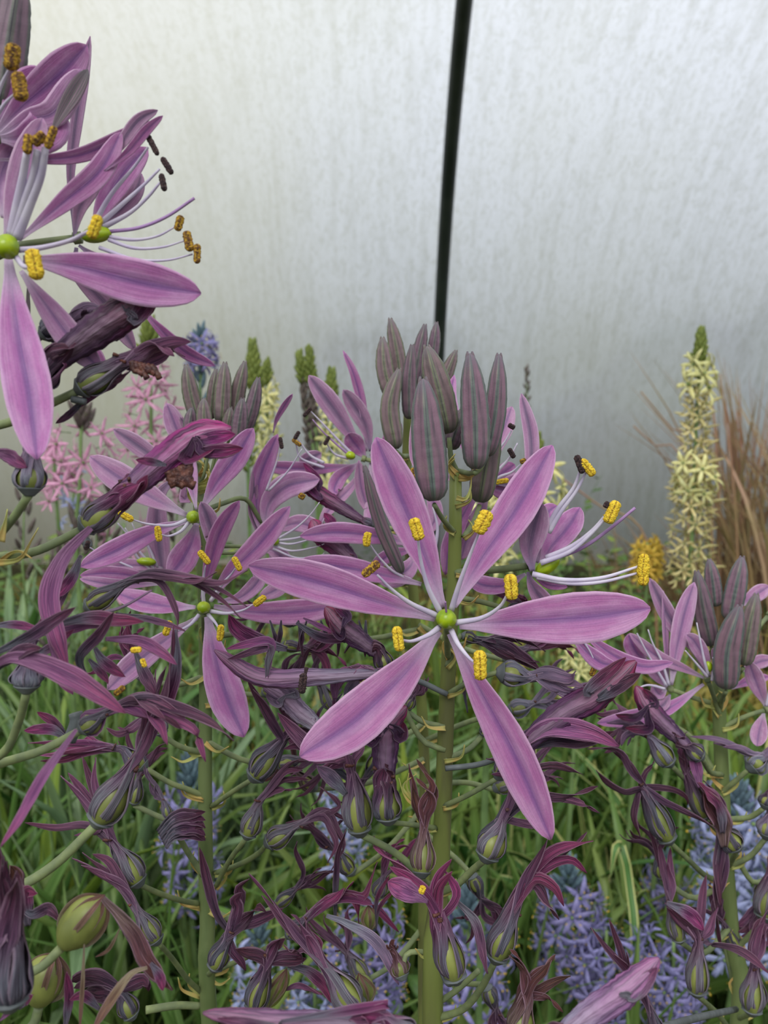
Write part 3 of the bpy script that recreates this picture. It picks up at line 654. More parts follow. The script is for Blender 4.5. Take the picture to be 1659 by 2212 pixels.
strip(P1, f, [(640, 1345), (690, 1375), (752, 1384)], 22, .184, .182, 'w_dark'); strip(P1, f, [(655, 1335), (690, 1352), (720, 1366)], 12, .18, .18, 'w_pink')
for k in range(9):
    x = 580 + 26 * k + random.random() * 14
    strip(P1, f, [(x, 1340), (x + random.uniform(-14, 14), 1380), (x + random.uniform(-20, 20), 1400 + random.random() * 20)], 13, .188, .188, 'w_dark', random.uniform(-60, 60))
for k in range(10):
    x = 690 + random.random() * 70; y = 1480 + random.random() * 60
    strip(P1, f, [(x, y), (x + random.uniform(-20, 20), y + 30), (x + random.uniform(-34, 34), y + 60)], 9, .188, .186, 'w_magenta', random.uniform(-60, 60))
wf(P1, .182, [(944, 2060), (880, 2060), (850, 2063)], (870, 2112), (852, 2060), 22, [[(846, 2040), (852, 2030)], [(838, 2050), (836, 2040)]], 'w_brown', 14, 10, dn=.002)
wf(P1, .162, None, (1120, 2236), (1132, 2160), 32, [[(1134, 2110), (1122, 2075), (1100, 2050)], [(1150, 2120), (1180, 2090), (1200, 2062)], [(1160, 2140), (1195, 2118), (1232, 2107)], [(1160, 2150), (1190, 2158), (1217, 2188)]], 'w_brown', 20, 30, neckw=.7)
filament(P1, f, [(940, 2170), (985, 2140), (1035, 2096)], .186, .180, 13, 'pedicel', 'ped', .9)
wf(P1, .185, [(962, 1570), (915, 1560), (880, 1535)], (880, 1532), (895, 1500), 12, [[(905, 1480), (890, 1455)], [(915, 1490), (925, 1462)]], 'w_mauve', 14)
wf(P1, .188, [(960, 1640), (1010, 1620), (1040, 1590)], (1042, 1588), (1060, 1560), 12, [[(1070, 1540), (1055, 1515)], [(1050, 1545), (1030, 1500)]], 'w_dark', 14)
strip(P1, f, [(1000, 1500), (1010, 1450), (1000, 1420)], 12, .186, .186, 'w_magenta', 40); strip(P1, f, [(1010, 1540), (1002, 1480), (1014, 1430)], 9, .186, .186, 'w_dark', 20)
# curled yellow bracts
for pts in ([(908, 1735), (888, 1735), (872, 1715), (862, 1680)], [(905, 1740), (880, 1705), (884, 1670)], [(900, 1736), (870, 1700), (900, 1672)]):
    P1.part('bract', MB().blade(path3(pts, .172), lambda t: .0005 * (1 - t) + 1e-5, None, 20, 60, .4, 12, 4), M['bract'])

# ---- plant behind the tall buds ----
P4 = Plant('camas_plant', [(884, 830), (882, 920), (878, 1000), (882, 1150), (902, 1400), (918, 1700), (916, 2240)], 0.232, 0.0017, M['stem'],
           'camas plant whose crowded dark bud tips stand highest, in front of the pipe', 0.0014)
for pts, w, dd, mt, pd in (
    ([(855, 970), (842, 880), (862, 797)], 44, .218, 'bud_olive', [(880, 985), (868, 985), (856, 976)]),
    ([(884, 905), (884, 830), (890, 745)], 34, .222, 'bud_dark', None),
    ([(848, 862), (832, 800), (826, 729)], 40, .224, 'bud_olive', None),
    ([(866, 830), (858, 765), (843, 688)], 36, .230, 'bud_olive', None), ([(895, 830), (905, 765), (918, 701)], 32, .232, 'bud_dark', None),
    ([(928, 800), (937, 750), (943, 696)], 28, .236, 'bud_dark', None), ([(950, 850), (968, 800), (985, 757)], 30, .236, 'bud_olive', None),
    ([(868, 1238), (822, 1130), (787, 1006)], 32, .205, 'bud_dark', [(879, 1260), (874, 1252), (869, 1244)]), ([(915, 850), (912, 800), (900, 740)], 30, .238, 'bud_dark', None)):
    bud(P4, pts, w, dd, mt, pd)
d = .240
f = flower(P4, [(879, 1030), (850, 1010), (820, 1000), (790, 992)], d, 5, 'flower with slender twisted upright petals')
for pts, w, mt, r, r1 in (([(782, 978), (752, 930), (712, 870), (667, 811)], 46, 'petal_back', 0, 0), ([(792, 975), (785, 890), (765, 810), (741, 757)], 24, 'petal', 10, 40),
    ([(800, 975), (790, 920), (762, 870), (741, 842)], 40, 'petal_back', 0, 0), ([(775, 1005), (700, 1012), (630, 1012), (552, 1005)], 32, 'petal', 10, -10),
    ([(775, 1000), (735, 1030), (722, 1058), (730, 1066)], 34, 'petal', 0, 0), ([(782, 1010), (760, 1050), (720, 1090), (690, 1130)], 28, 'petal_pale', 0, 30),
    ([(790, 990), (772, 965), (760, 950), (752, 936)], 42, 'petal', 0, 0), ([(800, 985), (835, 960), (850, 930), (840, 890)], 40, 'petal', 0, 0),
    ([(700, 1015), (660, 1000), (694, 978)], 34, 'petal_back', 0, 0), ([(800, 1000), (795, 1090), (780, 1050), (775, 994)], 30, 'petal_pale', 0, 20),
    ([(800, 1000), (812, 1060), (802, 1120), (790, 1150)], 40, 'petal_pale', 0, 20)):
    petal(P4, f, pts, w, d, d - .004, mt, roll=r, roll1=r1, wav=.1)
ovary(P4, f, (757, 984), 18, 22, 160, d - .006)
for fp, an, L, ang, mt in (([(762, 982), (735, 955), (700, 918), (672, 889)], (664, 890), 26, 50, 'anther_dark'), ([(752, 990), (725, 982), (710, 965), (705, 955)], (706, 952), 22, 60, 'anther_dark'),
    ([(700, 1000), (672, 985), (655, 965), (644, 948)], (641, 941), 22, 60, 'anther_dark'), ([(700, 1010), (650, 990), (640, 962), (636, 955)], (641, 956), 24, -35, 'anther_mix')):
    filament(P4, f, fp, d - .005, d - .008, 7); anther(P4, f, an, L, ang, d - .009, 8, mt)
filament(P4, f, [(757, 985), (725, 958), (695, 930), (675, 906)], d - .006, d - .008, 6, 'style', 'style')
f = flower(P4, [(880, 1190), (890, 1180), (895, 1178)], .215, 5, 'flower mostly hidden by the star flower')
petal(P4, f, [(900, 1178), (820, 1160), (730, 1150), (648, 1158)], 46, .212, .206, 'petal', wav=.16); petal(P4, f, [(910, 1262), (840, 1245), (740, 1225), (646, 1212)], 50, .206, .200, 'petal')
petal(P4, f, [(900, 1190), (880, 1230), (820, 1260)], 50, .214, .21, 'petal_pale'); petal(P4, f, [(905, 1170), (940, 1120), (930, 1060)], 34, .22, .22, 'petal_pale')
petal(P4, f, [(900, 1185), (840, 1200), (800, 1230)], 30, .22, .22, 'petal')
filament(P4, f, [(886, 1252), (850, 1235), (820, 1205), (799, 1176)], .206, .200, 8); anther(P4, f, (793, 1165), 32, 82, .199, 15, 'anther')
filament(P4, f, [(940, 1180), (945, 1140), (935, 1095)], .21, .212, 9); anther(P4, f, (893, 1023), 26, 84, .215, 12, 'anther_mix')
wf(P4, .222, [(880, 1140), (840, 1142), (812, 1137)], (806, 1135), (770, 1118), 11, [[(730, 1092), (680, 1060), (626, 1023)], [(725, 1080), (690, 1040), (655, 1000)], [(740, 1105), (690, 1075), (650, 1035)]], 'w_magenta', 16, 10, ov=None, cup=.5, rag=4, dt=-.004, body=36)
wf(P4, .212, [(880, 1260), (830, 1250), (790, 1236)], (784, 1234), (760, 1208), 14, [[(730, 1180), (690, 1150), (674, 1122)], [(740, 1165), (715, 1130), (700, 1108)], [(735, 1190), (700, 1170), (690, 1150)]], 'w_magenta', 20, 10, ov=None, cup=.5, rag=3, body=50)

# ---- plant on the green stem to the left ----
P2 = Plant('camas_plant', [(430, 1000), (428, 1080), (436, 1200), (441, 1320), (444, 1500), (443, 1700), (445, 1900), (450, 2050), (455, 2240)], 0.206, 0.00215, M['stem_pale'],
           'camas plant on a pale green stem with a rosette of short grey buds', 0.0013)
for pts, w, dd, mt in (([(428, 912), (412, 850), (402, 788)], 38, .210, 'bud_olive'), ([(455, 905), (460, 850), (466, 798)], 28, .214, 'bud_olive'), ([(478, 915), (482, 850), (486, 783)], 38, .209, 'bud_olive'),
    ([(505, 908), (516, 840), (529, 781)], 34, .212, 'bud_olive'), ([(528, 935), (545, 880), (558, 816)], 34, .210, 'bud_dark'), ([(416, 955), (411, 920), (414, 881)], 32, .204, 'bud_dark'),
    ([(452, 958), (442, 910), (440, 861)], 36, .202, 'bud_olive'), ([(512, 960), (518, 910), (524, 861)], 36, .203, 'bud_dark'), ([(480, 950), (490, 930), (498, 880)], 30, .208, 'bud_olive')):
    y = 1020 + random.random() * 40
    bud(P2, pts, w, dd, mt, [(429, y), ((pts[0][0] + 430) / 2, y - 20), (pts[0][0], pts[0][1] + 5)], 3.5)
d = .196
f = flower(P2, [(432, 1180), (428, 1150), (420, 1128)], d + .004, 6, 'upper open flower')
for pts, w, mt, r, a, b in (([(436, 1100), (470, 1040), (510, 985), (547, 925)], 56, 'petal', -8, .001, -.002), ([(402, 1112), (330, 1075), (255, 1030), (194, 986)], 64, 'petal_pale', 5, .001, 0),
    ([(405, 1125), (330, 1150), (250, 1190), (173, 1224)], 52, 'petal', 0, 0, -.004), ([(425, 1130), (412, 1175), (390, 1215), (365, 1245)], 62, 'petal', 0, 0, -.002),
    ([(424, 1100), (415, 1050), (408, 1000), (400, 960)], 34, 'petal_pale', 20, .004, .008), ([(432, 1128), (460, 1165), (450, 1120), (434, 1084)], 40, 'petal_back', 0, -.002, -.006)):
    petal(P2, f, pts, w, d + a, d + b, mt, roll=r)
ovary(P2, f, (417, 1117), 28, 28, 80, d - .003)
for fp, an, L, ang, w in (([(405, 1122), (370, 1135), (320, 1132), (285, 1122)], (272, 1115), 36, -30, 13), ([(408, 1128), (390, 1148), (365, 1158), (349, 1155)], (342, 1153), 34, -82, 13)):
    filament(P2, f, fp, d - .002, d - .007, 9); anther(P2, f, an, L, ang, d - .008, w)
# rear flower, its petals fanning behind
f = flower(P2, [(430, 1090), (410, 1060), (390, 1020)], .214, 5, 'flower behind, its petals fanned upwards')
for pts, w, mt in (([(395, 1035), (350, 1002), (295, 960), (245, 927)], 40, 'petal_back'), ([(395, 1010), (392, 960), (375, 910), (360, 871)], 44, 'petal_pale'), ([(400, 1010), (420, 960), (405, 925), (388, 900)], 26, 'petal_back'),
    ([(385, 1030), (345, 1070), (340, 1150), (352, 1245)], 50, 'petal_back'), ([(395, 1040), (400, 1080), (420, 1000)], 34, 'petal_pale')):
    petal(P2, f, pts, w, .212, .210, mt)
anther(P2, f, (372, 968), 22, 50, .205, 9, 'anther_dark')
for fp in ([(335, 1230), (300, 1190), (272, 1150), (254, 1130)], [(330, 1235), (295, 1200), (285, 1165), (270, 1140)], [(320, 1240), (260, 1215), (215, 1195), (190, 1180)], [(340, 1225), (320, 1180), (300, 1160), (285, 1130)]):
    filament(P2, f, fp, .210, .206, 7)
anther(P2, f, (190, 1175), 20, 70, .204, 10, 'anther_dark')
ovary(P2, f, (316, 1213), 18, 42, 175, .209)
petal(P2, f, [(352, 1250), (300, 1245), (235, 1238), (173, 1243)], 32, .206, .200, 'petal'); petal(P2, f, [(350, 1262), (300, 1262), (240, 1262), (172, 1250)], 26, .204, .198, 'petal_pale')
petal(P2, f, [(352, 1228), (310, 1222), (260, 1222), (225, 1232)], 30, .210, .208, 'petal_pale')
petal(P2, f, [(352, 1255), (395, 1230), (430, 1190), (440, 1160)], 30, .212, .212, 'petal_pale')
# lower flower
d = .192
f = flower(P2, [(443, 1390), (441, 1360), (440, 1325)], d + .004, 6, 'lower open flower with one petal hanging down')
for pts, w, mt, r, a, b in (([(462, 1310), (540, 1322), (640, 1322), (735, 1310)], 56, 'petal', 0, 0, .006), ([(448, 1332), (465, 1420), (492, 1510), (527, 1592)], 80, 'petal', 0, 0, -.006),
    ([(422, 1312), (370, 1310), (310, 1300), (250, 1280)], 50, 'petal', 20, .001, .004), ([(425, 1335), (360, 1380), (290, 1435), (232, 1490)], 54, 'petal_pale', 0, .002, .004),
    ([(455, 1298), (495, 1240), (560, 1175), (626, 1094)], 52, 'petal', -10, .001, -.002), ([(436, 1295), (450, 1235), (475, 1150), (517, 1082)], 42, 'petal_deep', 0, -.001, -.005), ([(470, 1300), (520, 1290), (560, 1250), (545, 1225)], 34, 'petal_pale', 0, .002, .004)):
    petal(P2, f, pts, w, d + a, d + b, mt, roll=r)
ovary(P2, f, (440, 1312), 28, 26, 80, d - .003)
for fp, an, L, ang, w in (([(440, 1302), (438, 1270), (441, 1240), (444, 1222)], (441, 1204), 36, -50, 13), ([(455, 1320), (490, 1325), (525, 1318), (548, 1305)], (561, 1298), 32, 38, 13), ([(450, 1328), (465, 1345), (474, 1360)], (476, 1367), 36, 84, 13),
    ([(430, 1328), (410, 1350), (385, 1362), (370, 1360)], (362, 1357), 34, 70, 13), ([(455, 1298), (480, 1262), (500, 1240), (508, 1228)], (512, 1218), 34, -62, 12)):
    filament(P2, f, fp, d - .002, d - .007, 9); anther(P2, f, an, L, ang, d - .008, w)
# flower on the other side of the stem
d = .218
f = flower(P2, [(438, 1105), (480, 1088), (530, 1078), (566, 1130)], d, 5, 'flower with tall folded petals')
for pts, w, mt, r in (([(570, 1165), (555, 1100), (562, 1030), (600, 938)], 44, 'petal', 15), ([(572, 1150), (580, 1090), (620, 1050), (690, 1035)], 56, 'petal_pale', 0), ([(590, 935), (598, 905), (615, 875), (632, 851)], 16, 'petal', 30),
    ([(565, 1190), (590, 1190), (620, 1215), (618, 1222)], 36, 'petal_pale', 0), ([(585, 1150), (640, 1130), (680, 1140), (700, 1150)], 40, 'petal_pale', 0), ([(565, 1170), (545, 1110), (550, 1060), (552, 1000)], 26, 'petal_back', 30), ([(575, 1170), (610, 1240), (600, 1270), (560, 1290)], 40, 'petal_pale', 10)):
    petal(P2, f, pts, w, d, d - .003, mt, roll=r, wav=.12)
ovary(P2, f, (594, 1169), 20, 18, 20, d - .005)
for fp in ([(598, 1165), (640, 1140), (672, 1110), (690, 1085)], [(598, 1168), (650, 1160), (690, 1140), (700, 1120)], [(595, 1172), (630, 1175), (670, 1165), (690, 1160)], [(590, 1178), (630, 1190), (680, 1182), (700, 1175)], [(590, 1185), (640, 1205), (690, 1200), (700, 1195)], [(575, 1060), (590, 1020), (600, 990), (606, 966)], [(580, 1060), (620, 1020), (640, 990), (652, 970)]):
    filament(P2, f, fp, d - .004, d - .008, 6)
anther(P2, f, (607, 957), 26, -80, d - .008, 8, 'anther_dark'); anther(P2, f, (652, 1072), 14, 60, d - .008, 13, 'anther_mix')
filament(P2, f, [(440, 1182), (500, 1180), (550, 1182)], .216, .218, 9, 'pedicel', 'ped', .9); filament(P2, f, [(440, 1195), (500, 1195), (540, 1190)], .217, .218, 7, 'pedicel', 'ped', .9)

# withered flowers of that plant
K = [
 (.192, [(430, 1952), (395, 1946), (350, 1932), (304, 1912)], (300, 1908), (247, 1826), 30, [[(212, 1770), (170, 1720), (130, 1676)], [(222, 1760), (200, 1700), (177, 1634)], [(215, 1762), (180, 1710), (147, 1669)], [(232, 1760), (208, 1700), (208, 1636)], [(190, 1785), (120, 1788), (53, 1777)], [(225, 1780), (200, 1800), (160, 1805)]], 'w_mauve', 20, 30),
 (.188, [(438, 2146), (405, 2115), (370, 2068), (342, 2038)], (340, 2034), (296, 1966), 24, [[(262, 1915), (215, 1875), (177, 1842)], [(255, 1905), (205, 1880), (155, 1854)], [(262, 1905), (245, 1880), (238, 1868)], [(258, 1900), (235, 1860), (200, 1845)]], 'w_mauve', 20, 20),
 (.204, [(440, 1719), (405, 1705), (365, 1690), (315, 1662)], (312, 1657), (262, 1618), 22, [[(200, 1605), (130, 1606), (60, 1606)], [(200, 1615), (120, 1625), (59, 1631)], [(195, 1622), (140, 1640), (88, 1643)], [(210, 1610), (190, 1595), (180, 1620)]], 'w_magenta', 16, 40),
 (.204, [(440, 1625), (420, 1622), (388, 1612), (354, 1590)], (350, 1586), (338, 1540), 19, [[(325, 1500), (318, 1450), (336, 1430)], [(340, 1500), (352, 1460), (360, 1440)], [(300, 1560), (260, 1585), (230, 1572)]], 'w_mauve', 18, 30),
 (.200, [(440, 1888), (420, 1860), (405, 1840), (380, 1797)], (366, 1768), (352, 1728), 12, [[(340, 1700), (318, 1670), (312, 1650)], [(330, 1710), (322, 1690)]], 'w_grey', 10, 20),
 (.190, [(457, 1742), (500, 1712), (543, 1684)], (548, 1680), (612, 1596), 31, [[(640, 1560), (610, 1520), (570, 1478)], [(605, 1590), (570, 1530), (534, 1466)], [(650, 1580), (700, 1600), (730, 1580)], [(630, 1570), (612, 1550), (601, 1541)]], 'w_dark', 20, 20, ),
 (.190, [(466, 1916), (495, 1860), (530, 1812)], (534, 1806), (560, 1732), 25, [[(600, 1682), (640, 1645), (690, 1640)], [(605, 1690), (640, 1682), (668, 1684)], [(595, 1685), (625, 1650), (662, 1645)]], 'w_mauve', 14, 20),
 (.192, [(464, 1886), (520, 1866), (560, 1842), (576, 1826)], (578, 1822), (640, 1784), 25, [[(705, 1756), (727, 1792), (741, 1830), (715, 1880)], [(690, 1750), (740, 1765), (760, 1786)], [(680, 1765), (650, 1775), (617, 1777)], [(700, 1760), (735, 1740), (690, 1700)], [(690, 1765), (715, 1790), (735, 1850)]], 'w_mauve', 14, 30),
 (.190, [(450, 2105), (465, 2112)], (462, 2092), (494, 2020), 24, [[(522, 1944), (516, 1922), (539, 1899)], [(472, 1975), (448, 1905), (430, 1830)], [(520, 2000), (560, 1985), (612, 1962)], [(500, 2050), (520, 2075), (531, 2097)], [(530, 1990), (560, 1960), (575, 1970)]], 'w_dark', 26, 40),
 (.186, [(520, 2230), (535, 2200)], (547, 2180), (577, 2080), 28, [[(560, 2065), (530, 2058), (508, 2050)], [(585, 2060), (600, 2040), (616, 2027)], [(600, 2075), (640, 2075), (662, 2070)], [(610, 2060), (650, 2062), (655, 2082)]], 'w_dark', 24, 20),
 (.188, [(458, 2100), (550, 2060), (608, 2030)], (622, 2022), (662, 1984), 18, [[(700, 1952), (735, 1930), (764, 1903)], [(700, 1950), (760, 1935), (775, 1999)], [(740, 1935), (790, 1935), (816, 1862)], [(730, 1940), (800, 1955), (862, 2014)], [(660, 2010), (690, 2040), (688, 2060)]], 'w_magenta', 22, 40),
 (.180, [(800, 2240), (790, 2200)], (774, 2182), (702, 2088), 34, [[(660, 2040), (600, 1960), (537, 1886)], [(665, 2030), (640, 1985), (628, 1975)], [(690, 2060), (668, 2020), (655, 1980)], [(660, 2050), (630, 2060), (612, 2040)]], 'w_mauve', 24, 20),
]
for k in K: wf(P2, k[0], k[1], k[2], k[3], k[4], k[5], k[6], k[7], k[8])
f = P2.part('withered_flower', MB().tube(path3([(440, 1893), (407, 1843), (380, 1796)], .206, .20), .0007, 8), M['ped'])
for q in range(7):
    y = 1766 + q * 8; strip(P2, f, [(340 + q * 3, y + 30 - q * 2), (380, y - 4), (420, y - 8), (444, y + random.uniform(-14, 10))], 24, .198 - q * .0006, .196, 'w_dark', random.uniform(-40, 40), wav=.6)
strip(P2, f, [(622, 2086), (665, 2098), (700, 2130), (719, 2168)], 26, .19, .188, 'w_magenta'); strip(P2, f, [(616, 2138), (650, 2128), (696, 2150)], 18, .192, .19, 'w_pink', 0, 90)
strip(P2, f, [(705, 1978), (750, 1995), (816, 2038), (862, 2128)], 26, .186, .182, 'w_grey'); strip(P2, f, [(812, 1990), (815, 1940), (842, 1890)], 10, .184, .18, 'w_magenta'); strip(P2, f, [(812, 2010), (820, 1960), (856, 1918)], 9, .184, .18, 'w_magenta')
strip(P2, f, [(724, 1990), (727, 1860), (748, 1792)], 16, .19, .188, 'w_dark', 0, 60)
for ax_, w in (([(578, 2176), (596, 2140), (620, 2096)], 38), ([(797, 2168), (790, 2140), (774, 2106)], 40), ([(800, 2010), (798, 1985), (795, 1960)], 34)):
    f2 = P2.part('seed_pod', MB().tube(path3(ax_, .192), lambda t, w=w: w / 2 * .192 / F * math.sqrt(max(.03, 1 - (2 * t - 1) ** 2)), 24, 16, 3, .2), M['pod'])
    for s_ in (-.9, 0.1, .95):
        strip(P2, f2, [(ax_[0][0], ax_[0][1] + 4), (ax_[1][0] + s_ * w / 2, ax_[1][1] - s_ * 4, -2 + 2 * abs(s_)), (ax_[2][0], ax_[2][1] - 5)], 7, .189, .189, 'w_tan')
for (x0, y0, x1, y1) in ((430, 1625, 388, 1640), (440, 1725, 372, 1700), (432, 1960, 382, 1935), (440, 1420, 500, 1390), (432, 2150, 395, 2130)):
    P2.bract([(x0, y0), (x1, y1)], .206, P2.root, 54)
filament(P2, f, [(430, 2173), (380, 2172), (315, 2182)], .206, .20, 15, 'pedicel', 'ped', 1.1)

# ---- plant leaning in from the edge, closest of all ----
P3 = Plant('camas_plant', [(-150, -160), (-140, 200), (-130, 700), (-125, 1200), (-120, 1700), (-115, 2240)], 0.135, 0.0022, M['stem_pale'],
           'camas plant leaning in from the edge, its stem out of frame, nearest and largest blooms')
d = .126
f = flower(P3, [(-135, 640), (-90, 600), (-20, 560), (12, 545)], d + .003, 10, 'large half-seen flower')
for pts, w, mt, r, a, b in (([(18, 560), (35, 700), (62, 850), (80, 992)], 100, 'petal', 0, 0, -.006), ([(50, 560), (170, 578), (310, 612), (434, 634)], 98, 'petal', 0, 0, .002),
    ([(45, 585), (100, 660), (160, 740), (218, 800)], 62, 'petal_pale', 0, .004, .008), ([(12, 520), (30, 440), (58, 350), (92, 255)], 66, 'petal_pale', 0, .002, .004),
    ([(45, 515), (140, 435), (215, 370), (262, 285), ], 52, 'petal', 0, .002, .006), ([(0, 520), (-60, 480), (-150, 460)], 80, 'petal', 0, 0, 0)):
    petal(P3, f, pts, w, d + a, d + b, mt, roll=r, n=28, m=12)
petal(P3, f, [(225, 365), (262, 310), (300, 260), (341, 238)], 28, d + .006, d + .007, 'petal_back'); petal(P3, f, [(225, 370), (275, 330), (318, 280), (352, 250)], 22, d + .005, d + .005, 'petal_deep')
ovary(P3, f, (15, 533), 52, 50, 0, d - .003)
for fp, an, L, ang, w, mt in (([(25, 510), (38, 440), (50, 380), (58, 330)], (60, 311), 42, 85, 18, 'anther_mix'), ([(30, 512), (52, 440), (72, 380), (80, 325)], (84, 300), 34, 40, 20, 'anther_mix'), ([(35, 515), (65, 440), (88, 380), (98, 320)], (110, 297), 50, 70, 16, 'anther_mix'),
    ([(40, 540), (90, 535), (150, 520), (190, 500)], (205, 490), 52, 70, 21, 'anther'), ([(35, 555), (50, 575), (65, 578)], (75, 571), 66, -78, 29, 'anther')):
    filament(P3, f, fp, d - .002, d - .008, 24 if mt == 'anther_mix' else 13, w1=.6); anther(P3, f, an, L, ang, d - .009, w, mt)
# its neighbour, seen from the side
d = .138
f = flower(P3, [(-135, 560), (-40, 545), (60, 528), (160, 515)], d, 9, 'side-facing flower with dark-tipped stamens')
for pts, w, mt, r, a, b in (([(205, 505), (220, 450), (270, 370), (319, 319)], 58, 'petal', 0, .003, .006), ([(160, 512), (172, 450), (200, 400), (214, 360)], 36, 'petal_back', 0, -.001, -.002),
    ([(160, 500), (152, 380), (165, 260), (195, 78)], 30, 'petal_back', 25, .006, .01), ([(170, 530), (215, 560), (280, 580), (318, 592)], 36, 'petal_back', 0, 0, .002),
    ([(165, 535), (165, 590), (230, 660), (292, 757)], 46, 'petal_back', 10, .006, .01), ([(300, 660), (340, 705), (400, 760), (464, 790)], 30, 'petal_deep', 10, .002, 0), ([(175, 545), (220, 590), (280, 640), (320, 690)], 30, 'petal_deep', 0, .004, .003),
    ([(190, 505), (230, 480), (290, 420), (306, 375)], 34, 'petal_back', 0, .008, .01), ([(120, 700), (170, 740), (205, 780), (222, 812)], 50, 'petal', 0, .006, .008)):
    petal(P3, f, pts, w, d + a, d + b, mt, roll=r)
ovary(P3, f, (208, 507), 34, 66, 8, d - .002)
for fp, an, L, ang, w, mt in (([(238, 512), (290, 518), (340, 510), (378, 490)], (387, 482), 34, 76, 15, 'anther_mix'), ([(235, 518), (290, 536), (350, 534), (398, 520)], (407, 521), 44, -78, 17, 'anther_mix'), ([(215, 535), (290, 560), (360, 562), (416, 549)], (426, 548), 42, 88, 14, 'anther_mix'),
    ([(220, 480), (265, 440), (310, 400), (345, 365)], (361, 358), 42, -58, 12, 'anther_dark'), ([(225, 490), (280, 460), (320, 425), (345, 395)], (352, 394), 38, -78, 12, 'anther_dark'), ([(205, 480), (240, 420), (290, 360), (320, 318)], (329, 312), 52, -62, 11, 'anther_dark')):
    filament(P3, f, fp, d - .002, d - .005, 9 if w > 12 else 12, w1=.4); anther(P3, f, an, L, ang, d - .006, w, mt)
filament(P3, f, [(238, 500), (300, 492), (360, 468), (420, 428)], d - .002, d - .004, 8, 'style', 'style', .8)
# upper flower at the edge
f = flower(P3, [(-140, 330), (-90, 310), (-20, 300)], .128, 9, 'uppermost flower cut by the frame edge')
for pts, w, mt, r in (([(-10, 290), (50, 230), (125, 165), (188, 98)], 84, 'petal', 10), ([(0, 345), (90, 345), (190, 330), (330, 262)], 34, 'petal', 10), ([(-10, 300), (60, 260), (120, 240), (176, 150)], 60, 'petal_pale', 0),
    ([(0, 300), (50, 300), (100, 280), (118, 230)], 90, 'petal', 0), ([(0, 260), (40, 210), (80, 170), (95, 160)], 70, 'petal_deep', 0), ([(110, 290), (130, 250), (160, 200), (190, 150)], 34, 'bud_dark', 0), ([(10, 470), (0, 400), (20, 340), (70, 300)], 90, 'petal_pale', 0)):
    petal(P3, f, pts, w, .130, .134, mt, roll=r)
filament(P3, f, [(-20, 250), (0, 190), (22, 145)], .122, .118, 12); anther(P3, f, (26, 123), 56, 80, .117, 27, 'anther_mix')
filament(P3, f, [(-20, 270), (10, 225), (35, 200)], .122, .118, 12); anther(P3, f, (43, 187), 62, -82, .117, 27, 'anther_mix')
bud(P3, [(-5, 250), (18, 100), (42, -60)], 84, .132, 'bud_dark'); bud(P3, [(-40, 120), (-20, 20), (0, -80)], 70, .136, 'bud_dark')
# withered ones
wf(P3, .131, None, (66, 838), (125, 768), 38, [[(200, 720), (285, 665), (350, 614)], [(190, 700), (270, 640), (340, 620)], [(200, 735), (290, 690), (335, 640)]], 'w_dark', 30, 15, ov=None, neckw=1.0, body=80, tips_mat=['w_dark', 'w_magenta', 'w_dark'], cup=.5, rag=0)
wf(P3, .134, [(-130, 860), (0, 790), (70, 742)], (92, 724), (150, 690), 26, [[(180, 670), (206, 665), (214, 690)], [(170, 700), (190, 720)], [(180, 665), (200, 655)]], 'w_grey', 30, 60, ov=None, pr=9)
wf(P3, .134, [(-125, 935), (0, 918), (70, 890), (155, 856)], (172, 842), (262, 782), 33, [[(320, 755), (370, 738), (412, 738)], [(310, 765), (350, 745), (400, 770)], [(300, 790), (330, 775), (378, 750)], [(240, 815), (262, 812), (280, 800)]], 'w_mauve', 30, 20, pr=10, rag=5, neckw=.7)
f = P3.part('withered_flower', MB().tube(path3([(155, 862), (185, 868)], .134), .0006, 8), M['receptacle'])
strip(P3, f, [(185, 860), (150, 895), (120, 915)], 16, .136, .136, 'w_dark'); strip(P3, f, [(262, 800), (245, 830), (210, 845), (160, 885)], 20, .137, .137, 'w_pink')
for q in range(6): P3.part('shrivelled_stamen', MB().tube(path3([(285 + q * 8, 780 + q * 2), (290 + q * 9, 800), (300 + q * 9, 800 + (q % 3) * 9)], .131), .0005, 8, lump=.5, seed=q), M['shrivel'], f)
wf(P3, .130, [(-130, 1230), (-40, 1190), (20, 1130), (60, 1066)], (64, 1062), (66, 985), 36, [[(52, 940), (40, 900)], [(78, 950), (84, 930)]], 'w_grey', 14, 0, pr=10, neckw=.6)
strip(P3, f, [(-20, 975), (20, 985), (58, 1010)], 34, .128, .128, 'w_pink', 0, 30); strip(P3, f, [(60, 600), (64, 700), (80, 760)], 14, .138, .138, 'bud_dark', 50)
wf(P3, .140, [(-125, 1215), (0, 1203), (80, 1190), (165, 1160)], (182, 1140), (268, 1070), 34, [[(360, 990), (430, 940), (500, 925)], [(350, 1020), (440, 975), (525, 968)], [(350, 1000), (430, 950), (508, 938)], [(300, 1050), (400, 990), (470, 960)]], 'w_magenta', 26, 10, pr=10, neckw=1.0, body=70, rag=5, cup=.45)
f = P3.part('withered_flower', MB().tube(path3([(165, 1160), (186, 1170), (190, 1182)], .14), .0008, 8), M['receptacle'])
strip(P3, f, [(360, 1005), (330, 998), (293, 993)], 20, .136, .134, 'w_magenta'); anther(P3, f, (188, 1178), 22, 70, .137, 9, 'anther_dark')
for q in range(7): P3.part('shrivelled_stamen', MB().tube(path3([(365 + q * 7, 1018 - q * 3), (372 + q * 6, 1040), (378 + q * 7, 1050 - (q % 3) * 8)], .139), .0008, 8, lump=.5, seed=q), M['shrivel'], f)
P3.bract([(0, 1208), (60, 1196)], .138, f, 60, -1)
